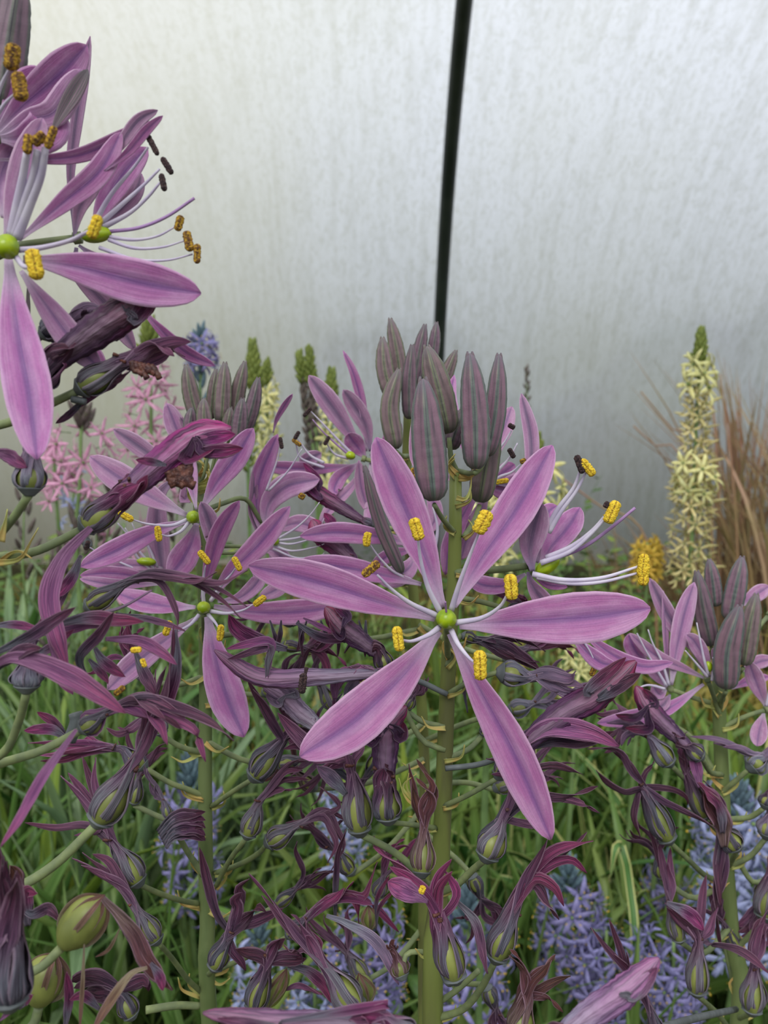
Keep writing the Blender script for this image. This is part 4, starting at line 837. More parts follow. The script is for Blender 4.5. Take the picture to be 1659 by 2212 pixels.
P3.part('bract', MB().blade(path3([(-20, 1216), (40, 1208), (66, 1170), (84, 1140)], .138), lambda t: .0007 * (1 - t) + 1e-5, None, 20, 40, .4, 12, 4), M['bract']); P3.part('bract', MB().blade(path3([(0, 1170), (8, 1140), (17, 1100)], .132), lambda t: .0007 * (1 - t) + 1e-5, None, 20, 40, .4, 12, 4), M['bract'])
strip(P3, f, [(196, 1140), (140, 1200), (108, 1280), (122, 1366), (148, 1450)], 46, .134, .130, 'w_pink', 0, 30, .2)
strip(P3, f, [(175, 1200), (150, 1250), (112, 1320), (80, 1350)], 26, .140, .140, 'w_mauve'); strip(P3, f, [(172, 1206), (160, 1240), (135, 1275), (118, 1290)], 26, .139, .139, 'w_magenta')
wf(P3, .150, None, (190, 1312), (266, 1262), 26, [[(325, 1236), (400, 1246), (475, 1258), (534, 1230)], [(330, 1238), (420, 1252), (480, 1275), (534, 1310)], [(330, 1240), (400, 1250), (470, 1290), (519, 1336)], [(334, 1250), (368, 1290), (381, 1340), (378, 1400)], [(320, 1240), (380, 1242), (440, 1250)]], 'w_mauve', 16, 20, dt=-.004)
filament(P3, f, [(120, 1345), (190, 1330), (262, 1312), (328, 1275)], .142, .142, 12, mat='w_grey')
strip(P3, f, [(378, 1360), (380, 1440), (355, 1520), (310, 1600)], 34, .146, .146, 'w_magenta', 20, -30)
wf(P3, .130, [(-125, 1680), (0, 1632), (40, 1560), (56, 1500)], (58, 1488), (62, 1420), 36, [[(70, 1400), (80, 1380)], [(40, 1400), (30, 1390)]], 'w_grey', 24, 0, pr=10, ov=None)
for pts, w, mt, dd in (([(-20, 1415), (54, 1380), (110, 1345), (163, 1312)], 30, 'w_dark', .128), ([(-20, 1440), (40, 1420), (152, 1461), (272, 1541)], 48, 'w_pink', .126), ([(-20, 1352), (35, 1350), (90, 1362)], 20, 'w_magenta', .136),
    ([(120, 1350), (190, 1335), (250, 1340), (310, 1343)], 34, 'w_magenta', .138), ([(250, 1325), (330, 1340), (400, 1362)], 16, 'w_mauve', .15), ([(190, 1470), (172, 1420), (215, 1370), (246, 1322)], 26, 'w_dark', .135),
    ([(228, 1380), (300, 1384), (345, 1405), (382, 1436)], 28, 'w_pink', .136), ([(205, 1400), (225, 1430), (270, 1462)], 26, 'w_magenta', .142), ([(192, 1424), (215, 1450), (234, 1476)], 20, 'w_magenta', .144),
    ([(100, 1355), (125, 1410), (140, 1470), (158, 1500)], 34, 'w_pink', .132), ([(293, 1410), (312, 1455), (336, 1500)], 28, 'w_mauve', .15), ([(-10, 1450), (10, 1430), (50, 1405), (90, 1400)], 30, 'w_dark', .127), ([(90, 1370), (180, 1350), (240, 1345)], 30, 'w_pink', .14), ([(60, 1420), (110, 1400), (160, 1360)], 24, 'w_magenta', .139)):
    strip(P3, f, pts, w, dd, dd - .003, mt, random.uniform(-20, 20), random.uniform(-40, 40), .25)
anther(P3, f, (294, 1404), 24, 5, .134, 12, 'anther'); anther(P3, f, (310, 1432), 20, -70, .134, 10, 'anther'); anther(P3, f, (258, 1492), 28, 40, .14, 12, 'anther_mix')
wf(P3, .142, [(-125, 1700), (0, 1650), (88, 1622), (150, 1590)], (178, 1575), (228, 1540), 28, [[(300, 1512), (400, 1534), (460, 1560), (506, 1600)], [(300, 1515), (370, 1550), (421, 1583), (444, 1646)], [(300, 1508), (350, 1520), (400, 1550)]], 'w_magenta', 26, 30, pr=10, tips_mat=['w_dark', 'w_pink', 'w_mauve'], dt=-.006)
f2 = P3.part('withered_flower', MB().tube(path3([(150, 1600), (165, 1560), (163, 1540)], .146), .0012, 10), M['receptacle'])
strip(P3, f2, [(150, 1600), (110, 1576), (52, 1578)], 24, .146, .146, 'w_magenta'); strip(P3, f2, [(150, 1600), (115, 1560), (80, 1538)], 20, .147, .147, 'w_magenta')
strip(P3, f2, [(165, 1576), (97, 1672), (44, 1766), (0, 1830)], 26, .118, .112, 'w_pink', 10, 30, .2)
wf(P3, .112, None, (22, 2170), (18, 2010), 50, [[(10, 1900), (0, 1830)], [(30, 1930), (35, 1880)], [(0, 1940), (-20, 1850)], [(5, 1950), (15, 1860)]], 'w_dark', 42, 20, ov=None, neckw=.9, cup=.5)
wf(P3, .146, [(-120, 1990), (24, 1925), (118, 1868), (205, 1785)], (212, 1776), (284, 1655), 40, [[(318, 1590), (350, 1510), (368, 1430), (374, 1350)], [(310, 1590), (325, 1540), (322, 1500)], [(320, 1600), (345, 1545), (352, 1500)]], 'w_mauve', 22, 20, pr=11, neckw=.4)
for ax_, w, pd, dd in (([(136, 2044), (170, 2000), (222, 1938)], 84, [(-120, 2180), (30, 2110), (85, 2092), (132, 2048)], .132), ([(84, 2170), (95, 2120), (118, 2062)], 84, [(40, 2240), (72, 2212), (84, 2175)], .140)):
    f2 = P3.part('seed_pod', MB().tube(path3(ax_, dd), lambda t, w=w, dd=dd: w / 2 * dd / F * (max(.03, 1 - abs(2 * t - 0.95) ** 2.4) ** .6), 30, 22, 3, .16), M['pod'])
    P3.part('pedicel', MB().tube(path3(pd, dd), 10 * dd / F, 10), M['ped'], f2)
    vx, vy = ax_[2][0] - ax_[0][0], ax_[2][1] - ax_[0][1]; q = math.hypot(vx, vy); nx_, ny_ = -vy / q, vx / q
    for s_ in (-1.0, -.55, 0.0, .5, .98):
        strip(P3, f2, [(ax_[0][0], ax_[0][1] + 2), (ax_[0][0] + vx * .3 + nx_ * s_ * w * .5, ax_[0][1] + vy * .3 + ny_ * s_ * w * .5, -3.2 + 3 * abs(s_)), (ax_[0][0] + vx * .75 + nx_ * s_ * w * .46, ax_[0][1] + vy * .75 + ny_ * s_ * w * .46, -3 + 3 * abs(s_)), (ax_[2][0] + vx * .05, ax_[2][1] + vy * .05)], 13, dd, dd, 'w_tan', 0, 0, .2)
strip(P3, f2, [(222, 1940), (280, 2002), (322, 2076), (372, 2140)], 40, .130, .128, 'w_brown', 0, 60, .35, wav=.5); strip(P3, f2, [(325, 2080), (345, 2110), (352, 2140)], 22, .128, .127, 'w_magenta')
strip(P3, f2, [(318, 2090), (282, 2105), (240, 2160), (200, 2225)], 22, .126, .124, 'w_tan', 0, 0, .1, wav=.1); strip(P3, f2, [(182, 2040), (178, 2130), (172, 2225)], 10, .130, .128, 'w_tan'); strip(P3, f2, [(262, 2000), (235, 2050), (205, 2068)], 8, .133, .133, 'w_tan')
wf(P3, .150, None, (286, 2196), (256, 2138), 24, [[(215, 2112), (175, 2112), (144, 2128)], [(240, 2150), (200, 2145), (160, 2150)], [(310, 2120), (322, 2140)]], 'w_dark', 28, 20)
for pts, w, mt in (([(20, 1990), (30, 1900), (22, 1870)], 44, 'w_brown'), ([(60, 2000), (55, 1930), (80, 1930)], 34, 'w_magenta'), ([(45, 1960), (70, 1975), (105, 1962), (130, 1990)], 26, 'w_dark'), ([(40, 2180), (55, 2160), (70, 2150)], 22, 'w_magenta'), ([(140, 2225), (150, 2150), (144, 2100)], 22, 'w_magenta'), ([(215, 2180), (180, 2150), (150, 2160)], 22, 'w_magenta'), ([(0, 2205), (15, 2190), (30, 2178)], 12, 'w_pink')):
    strip(P3, f2, pts, w, .134, .132, mt, random.uniform(-30, 30), random.uniform(-30, 60), .3)
wf(P3, .118, None, (900, 2250), (820, 2196), 30, [[(700, 2206), (590, 2206), (438, 2188)], [(700, 2212), (600, 2220), (470, 2200)], [(880, 2180), (840, 2170), (760, 2190)]], 'w_dark', 26, 10, ov=None, tips_mat=['w_mauve', 'w_magenta'], rag=0, body=46)

# ---- plant further right ----
P5 = Plant('camas_plant', [(1552, 1440), (1553, 1520), (1557, 1620), (1563, 1760), (1572, 1920), (1585, 2080), (1595, 2240)], 0.240, 0.00255, M['stem_pale'],
           'camas plant with a tight cluster of purple buds and pale star flowers beneath', 0.0018)
for pts, w, dd, mt, pd in (([(1536, 1395), (1518, 1310), (1505, 1234)], 44, .234, 'bud_dark', [(1550, 1430), (1542, 1412), (1537, 1400)]), ([(1545, 1310), (1540, 1260), (1532, 1208)], 36, .242, 'bud', None),
    ([(1575, 1340), (1590, 1270), (1603, 1203)], 46, .240, 'bud', None), ([(1568, 1488), (1572, 1400), (1598, 1309)], 58, .226, 'bud', [(1556, 1530), (1560, 1510), (1568, 1494)]), ([(1606, 1437), (1618, 1360), (1634, 1283)], 46, .232, 'bud_olive', [(1556, 1480), (1590, 1460), (1605, 1443)])):
    bud(P5, pts, w, dd, mt, pd, 5)
def fl(pl, ped, d, pet, fil, ov_=None, label=None):
    f = flower(pl, ped, d, 5, label)
    for q in pet: petal(pl, f, q[0], q[1], d + (q[3] if len(q) > 3 else 0), d - .002 + (q[3] if len(q) > 3 else 0), q[2], roll=q[4] if len(q) > 4 else 0, wav=.1)
    for fp, an in fil:
        filament(pl, f, fp, d - .003, d - .006, 7)
        if an: anther(pl, f, *an[:3], d - .007, an[3], an[4])
    if ov_: ovary(pl, f, *ov_, d - .003)
    return f
fl(P5, [(1554, 1524), (1500, 1508), (1452, 1490)], .236, [([(1445, 1480), (1440, 1410), (1436, 1330), (1433, 1276)], 18, 'petal_pale', 0, 40), ([(1450, 1480), (1462, 1400), (1480, 1320), (1500, 1258)], 42, 'petal_pale', -.002, 10), ([(1445, 1488), (1425, 1460), (1412, 1440), (1400, 1425)], 38, 'petal_pale', .002),
    ([(1440, 1490), (1425, 1500), (1410, 1480)], 26, 'petal_pale'), ([(1448, 1500), (1435, 1520), (1420, 1530)], 24, 'petal_back')],
   [([(1440, 1482), (1415, 1440), (1395, 1405), (1376, 1368)], None), ([(1445, 1480), (1430, 1430), (1410, 1390), (1400, 1360)], None), ([(1436, 1488), (1400, 1480), (1370, 1490)], None)], None, 'pale flower with a curled petal')
fl(P5, [(1554, 1545), (1544, 1510), (1530, 1472)], .232, [([(1528, 1462), (1500, 1400), (1450, 1340), (1403, 1249)], 36, 'petal_back', .004), ([(1528, 1468), (1480, 1445), (1420, 1418), (1360, 1368)], 28, 'petal_pale', .002), ([(1520, 1478), (1440, 1532), (1360, 1552), (1290, 1562)], 36, 'petal', .004),
    ([(1532, 1462), (1520, 1420), (1500, 1385), (1482, 1370)], 34, 'petal_pale'), ([(1400, 1430), (1375, 1410), (1357, 1370)], 40, 'petal', .006), ([(1535, 1465), (1548, 1430), (1540, 1400)], 20, 'petal_pale', .003)],
   [([(1528, 1462), (1510, 1440), (1480, 1405)], None), ([(1530, 1458), (1520, 1420), (1505, 1345)], None), ([(1538, 1470), (1542, 1440), (1540, 1420)], None)], ((1531, 1440), 16, 24, 100), 'pale flower beside the bud cluster')
fl(P5, [(1560, 1572), (1610, 1548), (1652, 1534)], .238, [([(1655, 1528), (1640, 1490), (1625, 1450), (1618, 1430)], 38, 'petal_pale'), ([(1650, 1540), (1640, 1580), (1635, 1612)], 36, 'petal_pale'), ([(1670, 1520), (1690, 1480), (1700, 1450)], 36, 'petal_pale')], [([(1655, 1525), (1662, 1490), (1668, 1460)], None)], None, 'pale flower cut by the frame edge')
fl(P5, [(1552, 1470), (1600, 1400), (1660, 1330)], .250, [([(1600, 1310), (1625, 1290), (1662, 1266)], 34, 'petal_pale'), ([(1580, 1488), (1620, 1470), (1662, 1462)], 24, 'petal'), ([(1600, 1450), (1640, 1430), (1670, 1425)], 30, 'petal_pale')], [], None, 'flower behind the bud cluster')
# pink flower tucked behind the large right petal belongs to the central plant
f = flower(P1, [(966, 1400), (1080, 1372), (1200, 1362), (1232, 1360)], .200, 4, 'flower hidden behind the widest petal')
for pts, w, mt, r in (([(1240, 1350), (1320, 1412), (1390, 1440), (1454, 1431)], 34, 'petal', 0), ([(1235, 1372), (1265, 1405), (1300, 1432), (1330, 1436)], 38, 'petal', 0), ([(1225, 1350), (1190, 1325), (1140, 1310)], 36, 'petal_pale', 0), ([(1240, 1345), (1300, 1330), (1360, 1340)], 30, 'petal_pale', 0)):
    petal(P1, f, pts, w, .198, .194, mt, roll=r)
filament(P1, f, [(1240, 1360), (1270, 1400), (1290, 1440)], .197, .196, 6); anther(P1, f, (1281, 1450), 22, 70, .196, 11, 'anther_mix')
K5 = [
 (.226, [(1562, 1730), (1521, 1711), (1485, 1688), (1450, 1655)], (1447, 1650), (1404, 1592), 24, [[(1370, 1572), (1350, 1560), (1310, 1562)], [(1380, 1580), (1352, 1590), (1342, 1612)], [(1395, 1575), (1370, 1560), (1340, 1575)]], 'w_grey', 16, 20),
 (.224, [(1560, 1673), (1535, 1668), (1520, 1650)], (1514, 1636), (1478, 1606), 22, [[(1430, 1560), (1395, 1520), (1374, 1482)], [(1440, 1560), (1415, 1520), (1390, 1488)], [(1420, 1560), (1370, 1550), (1330, 1544)], [(1440, 1580), (1400, 1575), (1350, 1572)]], 'w_dark', 30, 10),
 (.222, [(1568, 1905), (1527, 1893), (1490, 1860), (1450, 1822)], (1445, 1816), (1388, 1702), 28, [[(1368, 1672), (1335, 1622), (1268, 1618)], [(1374, 1670), (1350, 1640), (1322, 1622)], [(1392, 1670), (1408, 1652), (1414, 1640)], [(1450, 1704), (1483, 1722), (1485, 1740)], [(1372, 1730), (1368, 1770), (1384, 1812)], [(1350, 1712), (1310, 1690), (1287, 1664)], [(1440, 1735), (1500, 1765), (1553, 1795)]], 'w_dark', 15, 30),
 (.230, [(1566, 1810), (1545, 1790), (1526, 1772)], (1522, 1766), (1482, 1668), 22, [[(1470, 1640), (1462, 1620)], [(1490, 1645), (1480, 1610)], [(1475, 1640), (1465, 1600)]], 'w_mauve', 16, 20),
 (.226, [(1575, 1870), (1590, 1845)], (1592, 1832), (1558, 1790), 26, [[(1556, 1850), (1548, 1940), (1556, 2045)], [(1550, 1760), (1530, 1710), (1505, 1690)], [(1560, 1750), (1545, 1710), (1520, 1685)], [(1562, 1860), (1555, 1930), (1545, 1990)], [(1535, 1770), (1520, 1730), (1512, 1700)]], 'w_dark', 26, 40),
 (.222, [(1580, 2230), (1550, 2190), (1515, 2150)], (1505, 2146), (1508, 2040), 27, [[(1500, 2010), (1470, 1975), (1436, 1950)], [(1530, 2035), (1600, 2052), (1662, 2104)], [(1515, 1980), (1520, 1930), (1526, 1890)], [(1530, 2010), (1545, 1975), (1552, 1960)], [(1498, 2030), (1470, 2000), (1440, 1960)]], 'w_mauve', 18, 30),
 (.226, [(1580, 2000), (1520, 2060), (1475, 2045)], (1468, 2032), (1446, 1950), 20, [[(1440, 1900), (1430, 1850), (1424, 1820)], [(1452, 1910), (1446, 1860), (1448, 1830)], [(1436, 1900), (1420, 1840), (1400, 1780)]], 'w_mauve', 16, 20),
 (.236, [(1580, 2060), (1620, 2020), (1645, 1990)], (1652, 1982), (1664, 1890), 30, [[(1668, 1850), (1672, 1800)]], 'w_mauve', 16, 20),
 (.226, [(1595, 2200), (1610, 2192)], (1624, 2186), (1630, 2090), 28, [[(1635, 2040), (1650, 1990), (1662, 1960)], [(1628, 2050), (1640, 2000), (1655, 1980)]], 'w_mauve', 22, 20),
 (.236, [(1560, 1711), (1585, 1690), (1612, 1662)], (1620, 1660), (1652, 1632), 26, [[(1680, 1610), (1700, 1600)], [(1610, 1626), (1560, 1600), (1491, 1591)]], 'w_grey', 14, 50),
 (.236, [(1577, 1870), (1620, 1850), (1650, 1815)], (1656, 1806), (1664, 1760), 26, [[(1670, 1740), (1690, 1720)]], 'w_grey', 14, 20),
 (.236, [(1570, 1770), (1620, 1765), (1645, 1748)], (1652, 1742), (1664, 1712), 20, [[(1680, 1700), (1700, 1690)]], 'w_dark', 16, 20),
]
for i, k in enumerate(K5): wf(P5, k[0], k[1], k[2], k[3], k[4], k[5], k[6], k[7], k[8], body=44 if i == 1 else 0)
f = P5.part('withered_flower', MB().tube(path3([(1590, 2180), (1500, 2200), (1400, 2230)], .23, .15), .0008, 8), M['receptacle'])
strip(P5, f, [(1565, 1830), (1560, 1780), (1540, 1740), (1520, 1706)], 46, .222, .219, 'w_brown', 0, 20, .4, wav=.5); strip(P5, f, [(1512, 1702), (1505, 1660), (1494, 1618)], 26, .224, .224, 'w_pink'); strip(P5, f, [(1560, 1800), (1552, 1745), (1508, 1690)], 34, .22, .218, 'w_magenta', 20, 60, .4, wav=.5)
strip(P5, f, [(1440, 1950), (1490, 1975), (1520, 2010)], 30, .22, .219, 'w_magenta')
def thread_wf(pl, d, ped, base, neck, R, n, spread, L, mat, seed):
    """a withered flower whose thin shrunken tepals tangle beyond the neck"""
    rr = random.Random(seed); ax_ = (neck[0] - base[0], neck[1] - base[1]); q = math.hypot(*ax_) or 1; a0 = math.atan2(ax_[1], ax_[0]); tips = []
    for i in range(n):
        a = a0 + rr.uniform(-spread, spread); a2 = a + rr.uniform(-1.0, 1.0); l1 = L * rr.uniform(.3, .5); l2 = L * rr.uniform(.3, .6)
        p1 = (neck[0] + math.cos(a) * l1, neck[1] + math.sin(a) * l1); p2 = (p1[0] + math.cos(a2) * l2, p1[1] + math.sin(a2) * l2); p3 = (p2[0] + math.cos(a2 + .5) * l2 * .5, p2[1] + math.sin(a2 + .5) * l2 * .5)
        tips.append([p1, p2, p3])
    return wf(pl, d, ped, base, neck, R, tips, mat, rr.uniform(11, 18), 40)
for i, (pl, d, ped, base, neck, R, n, sp_, L, mat) in enumerate((
 (P4, .222, [(900, 1420), (800, 1500), (730, 1530)], (722, 1532), (690, 1478), 20, 6, .9, 110, 'w_mauve'),
 (P4, .224, [(902, 1360), (780, 1380), (690, 1350)], (640, 1345), (600, 1330), 16, 6, .9, 100, 'w_dark'),
 (P4, .220, [(905, 1480), (820, 1540), (770, 1580)], (762, 1586), (716, 1620), 22, 6, .8, 120, 'w_mauve'),
 (P4, .224, [(915, 1640), (800, 1690), (700, 1700)], (680, 1704), (640, 1670), 18, 6, .8, 90, 'w_brown'),
 (P4, .222, [(918, 1740), (840, 1830), (770, 1880)], (760, 1886), (724, 1836), 20, 6, .8, 110, 'w_dark'),
 (P4, .224, [(916, 1840), (860, 1900), (820, 1930)], (815, 1938), (830, 1890), 17, 6, .8, 90, 'w_magenta'),
 (P4, .222, [(918, 1600), (1010, 1560), (1090, 1540)], (1100, 1536), (1150, 1520), 20, 6, .7, 120, 'w_grey'),
 (P4, .224, [(918, 1700), (1000, 1690), (1060, 1700)], (1070, 1704), (1120, 1680), 20, 6, .8, 110, 'w_mauve'),
 (P4, .222, [(918, 1800), (980, 1850), (1010, 1880)], (1018, 1890), (1040, 1940), 18, 6, .8, 90, 'w_dark'),
 (P4, .224, [(905, 1350), (1000, 1400), (1080, 1420)], (1090, 1424), (1140, 1400), 18, 6, .6, 110, 'w_magenta'),
 (P4, .222, [(916, 2000), (850, 2080), (800, 2110)], (790, 2116), (750, 2060), 20, 6, .8, 100, 'w_mauve'),
 (P4, .222, [(916, 2080), (990, 2120), (1040, 2130)], (1050, 2130), (1070, 2180), 18, 6, .8, 80, 'w_dark'),
 (P4, .224, [(918, 1560), (860, 1600), (830, 1620)], (822, 1626), (790, 1680), 18, 6, .7, 90, 'w_dark'),
 (P2, .214, [(444, 1520), (500, 1500), (560, 1500)], (570, 1500), (610, 1470), 16, 6, .8, 90, 'w_dark'),
 (P2, .214, [(444, 1600), (520, 1640), (590, 1650)], (600, 1652), (650, 1640), 18, 6, .8, 90, 'w_mauve'),
 (P2, .212, [(443, 1460), (380, 1480), (330, 1470)], (320, 1466), (286, 1430), 18, 6, .8, 90, 'w_magenta'),
 (P2, .212, [(445, 1800), (380, 1780), (300, 1740)], (290, 1736), (300, 1680), 16, 6, .7, 90, 'w_mauve'),
 (P2, .214, [(443, 1380), (520, 1370), (600, 1390)], (610, 1394), (660, 1400), 14, 6, .9, 90, 'w_magenta'),
 (P2, .212, [(447, 1960), (520, 1990), (590, 1960)], (598, 1956), (640, 1920), 16, 6, .8, 80, 'w_dark'),
 (P5, .246, [(1560, 1700), (1500, 1600), (1440, 1560)], (1430, 1556), (1380, 1560), 16, 6, .7, 90, 'w_mauve'),
 (P5, .246, [(1572, 1900), (1500, 1940), (1440, 1900)], (1432, 1896), (1420, 1850), 18, 6, .7, 80, 'w_dark'),
 (P5, .246, [(1566, 1800), (1620, 1900), (1650, 1900)], (1650, 1904), (1640, 1950), 18, 6, .7, 80, 'w_mauve'),
 (P5, .246, [(1590, 2150), (1560, 2000), (1500, 1960)], (1600, 2060), (1560, 1990), 14, 6, .7, 80, 'w_dark'))):
    thread_wf(pl, d, ped, base, neck, R, n, sp_, L, mat, 100 + i)
# stray close withered tepals along the lower edge
wf(P1, .124, None, (1120, 2330), (1200, 2240), 40, [[(1270, 2195), (1350, 2140), (1424, 2070)], [(1280, 2200), (1370, 2150), (1420, 2090)]], 'w_mauve', 34, 10, ov=None, neckw=.9, rag=0, tips_mat=['w_mauve', 'w_dark'], body=64)
wf(P1, .150, None, (1440, 2290), (1400, 2170), 20, [[(1365, 2110), (1320, 2055), (1277, 2003)], [(1360, 2100), (1335, 2040), (1315, 1984)]], 'w_dark', 20, 10, ov=None, rag=0)

# ------------------------------------------------------------------ plants further back in the bed
def ground_at(x, d, y=1500):
    p = W(x, y, d); return Vector((p.x, p.y, 0))
def star_mesh(name, mats, n=6, L=.016, w=.0024, droop=.25, anth=True, seed=0):
    rr = random.Random(seed); b = MB(); Z = Vector((0, 0, 1))
    for i in range(n):
        a = 2 * math.pi * i / n + rr.random() * .3; d_ = Vector((math.cos(a), math.sin(a), 0)); l = L * rr.uniform(.85, 1.1); up = rr.uniform(.1, .6)
        P = [Vector((0, 0, 0)), d_ * l * .35 + Z * l * .3 * up, d_ * l * .7 + Z * l * (.4 * up), d_ * l + Z * l * (.35 * up - droop * rr.random())]
        b.blade(P, lambda t: w * math.sin(math.pi * (t * .9 + .08)) ** .8 * .5 + 1e-5, lambda t: Z, 0, rr.uniform(-30, 30), .25, 6, 2, .0003, 0, 0, 0, 0)
    for i in range(n if anth else 0):
        a = 2 * math.pi * (i + .5) / n; d_ = Vector((math.cos(a), math.sin(a), 0)); q = d_ * L * .34 + Z * L * .5
        b.tube([Vector((0, 0, 0)), q], L * .012, 4, 2, mi=0); b.tube([q - d_ * L * .04, q + d_ * L * .04], L * .025, 5, 2, mi=1)
    b.tube([Vector((0, 0, -L * .5)), Vector((0, 0, 0))], L * .03, 4, 2, mi=2); b.tube([Vector((0, 0, 0)), Z * L * .16], L * .07, 6, 3, mi=2)
    me_o = b.build(name, mats); me = me_o.data; bpy.data.objects.remove(me_o); return me
def budmesh(name, mat, L=.010, r=.0016):
    b = MB(); b.tube([Vector((0, 0, -L * .3)), Vector((0, 0, L * .3)), Vector((0, 0, L))], lambda t: r * math.sin(math.pi * (t * .93 + .04)) ** .7, 8, 8, 6, .12)
    o = b.build(name, mat); me = o.data; bpy.data.objects.remove(o); return me
S = {}
for key, col in (('blue', 'blue'), ('blue2', 'blue_pale'), ('pink', 'pink')):
    S[key] = [star_mesh('flower', [M[col], M['anther'] if i and key != 'pink' else M[col], M['bgstem']], 6, .016, .0036 if key != 'pink' else .0030, .5 if key != 'pink' else -.3, True, i) for i in range(3)]
S['cream'] = [star_mesh('flower', [M['cream'], M['cream_old'], M['bgstem']], 6, .012, .0028, .3, False, 9 + i) for i in range(2)]
S['creamo'] = [star_mesh('flower', [M['cream_old'], M['cream_old'], M['bgstem']], 5, .009, .0022, -.9, False, 19 + i) for i in range(2)]
S['yel'] = [star_mesh('flower', [M['yellow'], M['yellow'], M['bgstem']], 7, .009, .003, .0, True, 29)]
B = {k: budmesh('bud', M[m]) for k, m in (('blue', 'budblue'), ('green', 'budgreen'), ('purple', 'budpurple'), ('cream', 'cream'))}
B['small'] = budmesh('bud', M['budgreen'], .006, .0016); B['smallp'] = budmesh('bud', M['budpurple'], .006, .0015)
def link(me, par, loc, rot, sc, name):
    o = bpy.data.objects.new(name, me); COL.objects.link(o); o.parent = par; o.location = loc; o.rotation_mode = 'QUATERNION'; o.rotation_quaternion = rot; o.scale = (sc,) * 3; return o
def spike(name, label, top, d, zones, lean=0.0, r=.0022, stem_mat='bgstem', foot_dx=0.0, cat='flower', curve=0.0, xbot=None):
    """top pixel; zones: list of (y0, y1, kind, count, spread_px, scale)"""
    T = W(top[0], top[1], d); yb = zones[-1][1]; xb = xbot if xbot is not None else top[0]
    Bm = W(xb, yb, d * 1.0); foot = Vector((Bm.x + (Bm.x - T.x) * .3 + foot_dx, T.y + .01, 0))
    root = empty(name, foot, label, cat)
    P = [T, T.lerp(Bm, .5) + Vector((curve, 0, 0)), Bm, Bm.lerp(foot, .5), foot]
    MB().tube(P, lambda t: r * (.45 + .55 * min(1, t * 2)), 8, 24).build('stem', M[stem_mat], root, foot)
    rr = random.Random(int(top[0] * 7 + top[1])); ga = rr.random() * 6
    for (y0, y1, kind, cnt, spr, sc) in zones:
        for i in range(cnt):
            f = (i + .5) / cnt; y = y0 + (y1 - y0) * f; tt = min(max((y - top[1]) / (yb - top[1]), 0), 1)
            c = catmull(P[:3], tt) if True else None
            ga += 2.4; rad = spr * d / F * (.55 + .45 * rr.random())
            dirv = Vector((math.cos(ga), math.sin(ga), rr.uniform(-.1, .35))).normalized()
            if kind.startswith('bud_'):
                me = B[kind[4:]]; up = (dirv * (.25 + .9 * f) + Vector((0, 0, 1.1))).normalized(); q = c + dirv * rad * (.2 + .6 * f)
                link(me, root, q - foot, up.to_track_quat('Z', 'Y'), sc * rr.uniform(.8, 1.1), 'bud')
            else:
                me = rr.choice(S[kind]); q = c + dirv * rad
                link(me, root, q - foot, (dirv + Vector((0, -.2, .2))).to_track_quat('Z', 'Y'), sc * rr.uniform(.8, 1.15), 'flower')
    return root
# blue camas in the lower bed
for nm, lab, top, d, z in (
 ('blue_camas', 'blue camas spike with grey-green bud tip just behind the pale green stem', (412, 1640), .62, [(1650, 1715, 'bud_blue', 26, 20.8, 1.36), (1720, 1960, 'blue', 28, 58, 0.87)]),
 ('blue_camas', 'blue camas spike with blue-grey buds low behind the star flower plant', (1012, 1925), .50, [(1935, 2010, 'bud_blue', 26, 19.2, 1.20), (2010, 2240, 'blue', 30, 88, 0.87)]),
 ('blue_camas', 'blue camas spike standing in the open between the widest flower and the bed', (1228, 1862), .58, [(1870, 1925, 'bud_blue', 20, 19.2, 1.20), (1925, 2110, 'blue', 30, 62, 0.87)]),
 ('blue_camas', 'fading blue camas spike low beside the standing one', (1310, 2010), .56, [(2020, 2240, 'blue', 28, 66, 0.81)]),
 ('blue_camas', 'small blue camas spike in dark shade beyond the variegated leaf', (1440, 1840), .70, [(1850, 1890, 'bud_blue', 12, 11.2, 1.12), (1885, 2040, 'blue', 22, 44, 0.93)]),
 ('blue_camas', 'broad pale blue camas spike behind the thick stem at the frame edge', (1592, 1700), .56, [(1705, 1760, 'bud_blue', 20, 16, 1.36), (1750, 2060, 'blue2', 45, 96, 0.99)]),
 ('blue_camas', 'pale blue camas spike cut by the frame edge', (1668, 1760), .60, [(1780, 2120, 'blue2', 34, 80, 0.99)]),
 ('blue_camas', 'blue camas spike low between two withered seed heads', (1455, 2030), .54, [(2040, 2230, 'blue', 28, 56, 0.81)]),
 ('blue_camas', 'blue camas spike low with grey buds beside the pale green stem', (560, 1990), .52, [(1995, 2050, 'bud_blue', 18, 17.6, 1.12), (2050, 2230, 'blue2', 23, 60, 0.75)]),
 ('blue_camas', 'blue camas spike low with bright yellow anthers between the two main stems', (790, 1990), .48, [(2000, 2210, 'blue', 34, 84, 0.81)]),
 ('blue_camas', 'blue camas spike glimpsed through withered petals above the low ones', (735, 1700), .62, [(1710, 1860, 'blue2', 17, 40, 0.81)]),
 ('blue_camas', 'blue camas spike lowest, under the swollen pod', (680, 2100), .50, [(2110, 2250, 'blue2', 17, 56, 0.75)]),
 ('blue_camas', 'far blue camas spike against the pale wall', (433, 716), .66, [(720, 745, 'bud_blue', 8, 9.6, 1.12), (735, 800, 'blue', 15, 36, 0.75), (800, 1000, 'bud_blue', 20, 24, 1.12)]),
 ('blue_camas', 'blue camas spike in shade low at the far side of the bed', (160, 1000), .75, [(1010, 1160, 'blue2', 8, 30, 0.64)]),
 ):
    spike(nm, lab, top, d, z)
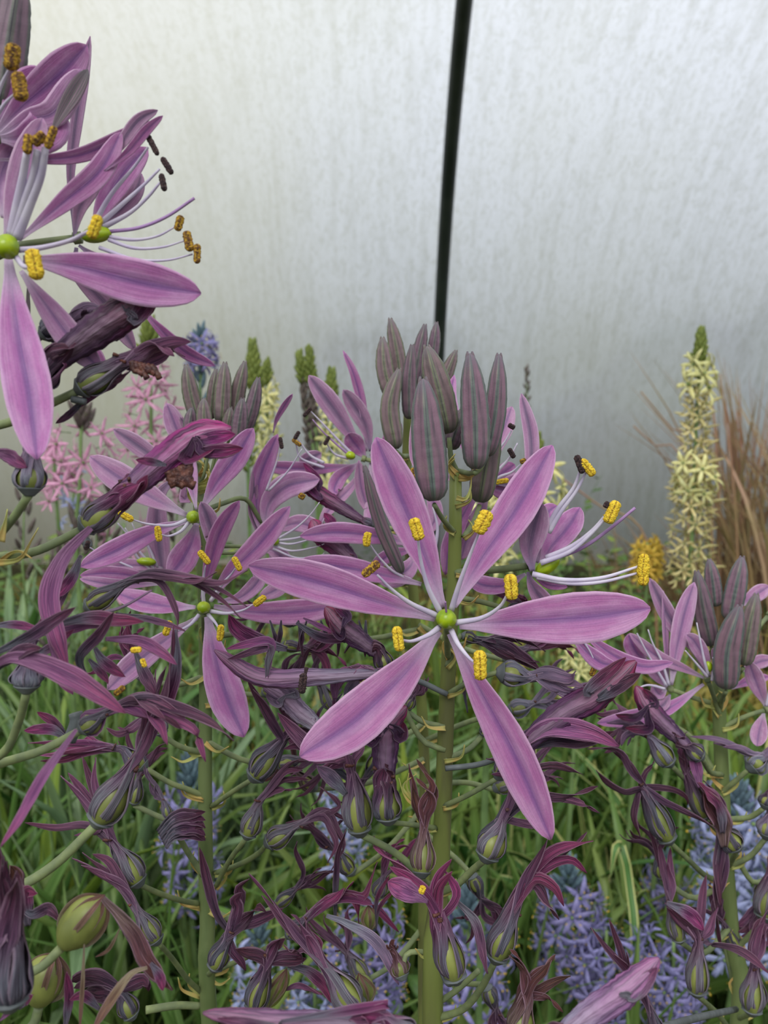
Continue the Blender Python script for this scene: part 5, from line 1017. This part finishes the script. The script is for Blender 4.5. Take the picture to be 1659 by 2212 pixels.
# pink camas
spike('pink_camas', 'pink camas spike with green bud tip, taller of the two pink spikes', (322, 700), .56, [(706, 770, 'bud_green', 30, 11.2, 1.05), (775, 860, 'pink', 7, 44, 0.69), (860, 1090, 'pink', 22, 62, 0.74)], xbot=332)
spike('pink_camas', 'pink camas spike with loose outer flowers, lower of the two pink spikes', (176, 880), .52, [(885, 930, 'bud_purple', 8, 14, 1.40), (925, 1090, 'pink', 17, 74, 0.72), (1110, 1240, 'bud_purple', 8, 60, 1.40)], xbot=168)
spike('pink_camas', 'faint pink camas spike low behind the pale open flower', (268, 1130), .60, [(1140, 1330, 'pink', 10, 48, 0.72)])
spike('pink_camas', 'pink camas spike partly hidden by the hanging petal', (120, 960), .62, [(965, 1060, 'pink', 10, 50, 0.72)])
# cream and dark spikes
spike('cream_flower_spike', 'tall cream flower spike beside the dry brown grass', (1514, 718), .62, [(722, 790, 'bud_small', 46, 11.25, 1.18), (770, 850, 'cream', 8, 30, 1.17), (850, 1010, 'creamo', 27, 27.2, 0.97), (1000, 1080, 'cream', 13, 50, 1.09), (1010, 1260, 'creamo', 48, 41.6, 1.01)], xbot=1487)
spike('cream_flower_spike', 'small cream flower spike with green tip behind the rosette of buds', (578, 782), .72, [(786, 830, 'bud_small', 24, 7.5, 1.18), (832, 1040, 'cream', 25, 24, 0.94)], xbot=574)
spike('green_flower_spike', 'nodding green bud spike, thickest of the green tips', (545, 744), .64, [(748, 845, 'bud_small', 60, 12.75, 1.36), (850, 1020, 'bud_small', 30, 12, 0.99)], xbot=536, curve=.004)
spike('dark_bud_spike', 'dark purple-brown bud spike leaning outward', (646, 768), .66, [(770, 830, 'bud_small', 30, 8.25, 1.12), (820, 1060, 'bud_smallp', 60, 14, 1.12)], xbot=684)
spike('dark_bud_spike', 'dark purple-brown bud spike, upright twin of the leaning one', (667, 756), .66, [(758, 830, 'bud_small', 34, 9, 1.12), (830, 1080, 'bud_smallp', 60, 12.6, 1.12)], xbot=692)
spike('cream_flower_spike', 'cream flower spike with rounded green tip beside the dark bud spikes', (716, 806), .66, [(810, 866, 'bud_small', 34, 9.75, 1.24), (868, 1080, 'cream', 25, 28, 0.94)], xbot=716)
spike('cream_flower_spike', 'cream-yellow spike glowing through the gap beside the central stem', (1062, 1070), .42, [(1074, 1220, 'cream', 19, 34, 1.01)], stem_mat='bgstem')
spike('cream_flower_spike', 'cream spike with green bud tip above the right-reaching stamens', (1160, 945), .60, [(948, 1030, 'bud_small', 30, 12, 1.24), (1000, 1200, 'cream', 19, 50, 1.09)], xbot=1190)
spike('cream_flower_spike', 'low yellow-green spike under the widest petal', (1245, 1390), .62, [(1395, 1520, 'cream', 15, 40, 0.86)])
spike('yellow_flower', 'small bright yellow flower head behind the longest stamens', (1398, 1172), .66, [(1176, 1250, 'yel', 26, 26, 0.98)])
spike('thin_seed_stem', 'faint thin seed stem against the grey wall', (1138, 790), .95, [(795, 900, 'bud_smallp', 16, 8.4, 1.12)], r=.001)
for i, (x, y, lab) in enumerate(((52, 1020, 'thin dark bud spike nearest the frame edge'), (208, 1090, 'thin dark bud spike beside the lower pink spike'), (250, 1000, 'thin dark bud spike between the pink spikes'), (120, 1180, 'thin dark bud spike leaning behind the yellow bract'), (395, 985, 'thin dark bud spike behind the upper open flower'))):
    spike('dark_bud_spike', lab, (x, y), .6, [(y + 4, y + 240, 'bud_purple', 14, 34, 1.2)], xbot=x + random.uniform(-30, 30), r=.0012)

# ------------------------------------------------------------------ leaves and grass
def ribbon(b, foot, h, az, bend, w, mi=0, tw=0, n=9, m=2):
    d_ = Vector((math.cos(az), math.sin(az), 0)); P = []
    for i in range(5):
        t = i / 4; th = bend * t ** 1.6
        P.append((P[-1] + (d_ * math.sin(th) + Vector((0, 0, math.cos(th)))) * h / 4) if P else foot)
    sd = Vector((-d_.y, d_.x, 0)); nn = lambda t: (d_ * -math.cos(bend * t) + Vector((0, 0, math.sin(bend * t))))
    b.blade(P, lambda t: w / 2 * (1 - max(0, (t - .55) / .45) ** 1.6) * min(1, .45 + t * 2) + 1e-5, nn, tw, tw + 20, .3, n, m, .0004, 0, .25, 0, mi)
def leaf_clump(x, y, h, n, wd, mats, label, name='strap_leaf_clump', bend=(0.3, 1.5), spread=.05, seed=0):
    foot = Vector((x, y, 0)); root = empty(name, foot, label, 'plant'); rr = random.Random(seed)
    for i in range(n):
        a = rr.random() * 6.283; q = foot + Vector((math.cos(a), math.sin(a), 0)) * rr.random() * spread
        b = MB(); ribbon(b, q, h * rr.uniform(.6, 1.1), a, rr.uniform(*bend), wd * rr.uniform(.8, 1.6), 0, rr.uniform(-40, 40), 14, 4)
        b.build('leaf', M[rr.choice(mats)], root, foot)
    return root
def GX(px, Y):   # world X seen in the column px for a ground distance Y
    d = Y * CP + CAM_H * SP * .7; return (px - IW / 2) / F * d
LC = [
 (60, .62, .34, 22, .012, ['leaf4', 'leaf'], 'clump of bright green strap leaves at the frame edge below the withered cup'),
 (150, .78, .36, 22, .013, ['leaf', 'leaf2'], 'clump of green strap leaves behind the swollen green pod'),
 (215, .62, .36, 16, .017, ['leaf2'], 'clump of broad grey-green upright leaves between pod and pale stem'),
 (380, .80, .30, 18, .010, ['leaf2', 'leaf'], 'clump of green leaves at the foot of the pale green stem'),
 (560, .85, .30, 22, .009, ['leaf', 'leaf2'], 'clump of arching green leaves between the two main stems'),
 (640, .66, .30, 22, .010, ['leaf', 'leaf4'], 'clump of dark glossy leaves under the drooping withered petals'),
 (760, .78, .33, 20, .010, ['leaf2', 'leaf'], 'clump of green leaves behind the central stem'),
 (900, .70, .30, 18, .010, ['leaf4', 'leaf'], 'clump of lime-edged leaves beside the central stem'),
 (1080, .72, .32, 20, .011, ['leaf3', 'leaf'], 'clump of green leaves below the lowest petal tip'),
 (1200, .92, .32, 20, .010, ['leaf', 'leaf4'], 'clump of leaves further back below the stamens'),
 (1330, .68, .30, 18, .014, ['leaf3'], 'clump of variegated cream-edged leaves in the open bed'),
 (1400, .90, .32, 20, .012, ['leaf', 'leaf3'], 'clump of dark green leaves behind the star-shaped withered flower'),
 (1500, .72, .30, 18, .012, ['leaf3', 'leaf'], 'clump of cream-edged leaves beside the thick stem'),
 (1640, .80, .30, 18, .011, ['leaf4', 'leaf3'], 'clump of yellow-green leaves at the far frame edge'),
 (480, 1.10, .34, 20, .010, ['leaf2', 'leaf'], 'clump of grey-green leaves far behind the lower open flower'),
 (20, 1.05, .42, 20, .011, ['leaf', 'leaf2'], 'clump of tall green leaves far back at the frame edge'),
 (1000, 1.15, .34, 20, .010, ['leaf4', 'leaf'], 'clump of upright leaves far behind the star flower'),
 (300, 1.0, .40, 18, .010, ['leaf2'], 'clump of hazy grey-green leaves behind the pale open flower'),
]
for i, (px, Y, h, n, wd, mats, lab) in enumerate(LC):
    leaf_clump(GX(px, Y), Y, h, n, wd, mats, lab, seed=i)
# the bent variegated leaf in the open
root = empty('variegated_leaf', W(1375, 2150, .55).xy.to_3d(), 'single tall variegated leaf folded at its top', 'leaf')
b = MB(); b.blade([root.location.copy(), W(1372, 2120, .56), W(1358, 1900, .58), W(1342, 1828, .58)], lambda t: .0042 * (1 - .3 * t), None, 20, 20, .3, 20, 6); b.build('leaf_blade', M['leaf3'], root, root.location)
b = MB(); b.blade([W(1342, 1828, .58), W(1330, 1832, .575), W(1318, 1900, .57)], lambda t: .0036 * (1 - t) + 1e-5, None, 20, 20, .3, 8, 4); b.build('folded_tip', M['leaf3'], root, root.location)
b = MB(); rr = random.Random(5)
gb = {'grass': MB(), 'grassy': MB(), 'leaf': MB(), 'leaf2': MB()}
for i in range(4000):
    Y = .42 + 1.62 * rr.random() ** 1.1; X = rr.uniform(-.56, .56) * (Y * 1.05 + .15)
    nz_ = noise.noise(Vector((X * 3 + 5, Y * 3, 0)))
    pxc = IW / 2 + X / (Y * CP + .1) * F
    if Y > 1.4 and 1170 < pxc < 1490 and rr.random() < .75: continue
    if Y > 1.0: key = 'grassy' if (nz_ > .0 and pxc > 900) or nz_ > .28 else rr.choice(['grass', 'leaf2' if pxc < 700 else 'grass'])
    else: key = rr.choice(['grass', 'leaf', 'leaf']) if nz_ < .3 else 'leaf2'
    h = (.10 + .17 * rr.random()) * (1.15 if Y < 1.3 else .6 if Y < 1.65 else .4) * (1.25 if pxc < 500 else 1)
    ribbon(gb[key], Vector((X, Y, -.005)), h, rr.random() * 6.283, rr.uniform(.1, 1.6), rr.uniform(.003, .011) * (1.2 if Y < 1.1 else .8), 0, rr.uniform(-60, 60), 5, 2)
for k, lab in (('grass', 'fine green grass covering the bed under the flowers'), ('grassy', 'yellowing grass and moss near the tunnel wall'), ('leaf', 'narrow dark green leaves carpeting the near bed'), ('leaf2', 'narrow grey-green leaves carpeting the bed')):
    tag(gb[k].build('grass', M[k]), lab, 'grass', kind='stuff')
# low broad-leaved weeds: small oval leaves
wb_ = MB()
for i in range(3400):
    Y = .45 + 1.9 * rr.random(); X = rr.uniform(-.55, .55) * (Y + .15); z = rr.uniform(.01, .14 if Y < 1.4 else .10)
    a = rr.random() * 6.283; d_ = Vector((math.cos(a), math.sin(a), rr.uniform(-.3, .5))).normalized(); L_ = rr.uniform(.014, .045); c = Vector((X, Y, z))
    wb_.blade([c, c + d_ * L_ * .5 + Vector((0, 0, .003)), c + d_ * L_], lambda t, L_=L_: L_ * .28 * math.sin(math.pi * (t * .92 + .05)), lambda t: Vector((0, 0, 1)), rr.uniform(-50, 50), None, .2, 4, 2, .0003)
tag(wb_.build('weeds', M['leaf']), 'small oval-leaved weeds carpeting the soil between clumps', 'weeds', kind='stuff')
# dry brown ornamental grass
def dry_clump(px, Y, h, n, label, mats, azc, seed, w=.005, bend=(.2, 1.1)):
    x = GX(px, Y); foot = Vector((x, Y, 0)); root = empty('dry_grass_clump', foot, label, 'grass'); rr = random.Random(seed)
    for i in range(n):
        a = azc + rr.gauss(0, 1.0); q = foot + Vector((rr.uniform(-.09, .09), rr.uniform(-.06, .06), 0))
        b = MB(); ribbon(b, q, h * rr.uniform(.55, 1.1), a, rr.uniform(*bend), w * rr.uniform(.5, 1.1), 0, rr.uniform(-60, 60), 10, 2); b.build('blade', M[rr.choice(mats)], root, foot)
dry_clump(1640, 1.5, .64, 98, 'dense clump of dry brown grass behind the cream flower spike', ['straw', 'straw', 'straw2'], 1.57, 3, .009, (.03, .7))
dry_clump(1740, 1.3, .60, 80, 'dry brown grass clump spilling in from the frame edge', ['straw', 'straw2'], 2.6, 4, .008, (.1, 1.0))
dry_clump(1500, 1.8, .30, 40, 'low pale dry grass arching at the foot of the wall', ['straw2', 'straw'], 2.9, 5, .006, (.8, 1.8))
dry_clump(1360, 1.9, .28, 24, 'sparse dry stems beyond the stamens against the wall', ['straw'], 2.4, 6, .005, (.3, 1.2))
for i, (pts, lab) in enumerate((([(1384, 846), (1450, 925), (1530, 1010)], 'long slanting dry stalk reaching furthest up from the brown grass'), ([(1368, 920), (1410, 960), (1480, 1030)], 'shorter slanting dry stalk below the long one'), ([(1556, 808), (1566, 900), (1590, 1120)], 'upright dry stalk beside the cream spike'), ([(1210, 1030), (1290, 1090), (1400, 1180)], 'fallen dry stalk slanting behind the stamens'))):
    P = path3(pts, 1.3); foot = Vector((P[-1].x + .04, P[-1].y, 0)); b = MB(); b.tube(P + [foot], lambda t: .0012 + .0014 * t, 8, 24)
    o = b.build('dry_stalk', M['straw'], None, foot); o.location = foot; tag(o, lab, 'stalk')
# leafy weeds at the foot of the wall
for i, (px, Y, h, lab) in enumerate(((1240, 1.7, .26, 'leafy green weed at the wall just beyond the stamens'), (1160, 1.9, .34, 'airy leafy weed against the grey wall'), (1330, 1.8, .22, 'leafy weed in the dark patch under the stamens'), (980, 2.0, .2, 'leafy weed at the wall behind the central stem'), (560, 1.9, .2, 'leafy weed at the wall behind the folded petals'), (90, 1.6, .3, 'leafy weed at the wall near the frame edge'), (1100, 1.6, .22, 'leafy weed glimpsed under the side flower'), (1480, 1.4, .2, 'leafy weed between cream spike and pale flowers'))):
    x = GX(px, Y); foot = Vector((x, Y, 0)); root = empty('leafy_weed', foot, lab, 'plant'); rr = random.Random(40 + i)
    for k in range(6):
        a = rr.random() * 6.28; tip = foot + Vector((math.cos(a) * h * .45, math.sin(a) * h * .3, h * rr.uniform(.6, 1.1)))
        st = MB().tube([foot, foot.lerp(tip, .5) + Vector((0, 0, h * .08)), tip], lambda t: .0016 * (1 - .6 * t), 6, 8).build('stem', M['bgstem'], root, foot)
        for j in range(9):
            c = foot.lerp(tip, .25 + .085 * j) + Vector((0, 0, h * .05)); a = rr.random() * 6.28; d_ = Vector((math.cos(a), math.sin(a), .3)); L_ = .028
            MB().blade([c, c + d_ * L_ * .5, c + d_ * L_], lambda t: L_ * .25 * math.sin(math.pi * (t * .92 + .05)), lambda t: Vector((0, -.4, 1)), 0, None, .2, 4, 2).build('leaf', M['leaf' if j % 2 else 'leaf4'], st, foot)
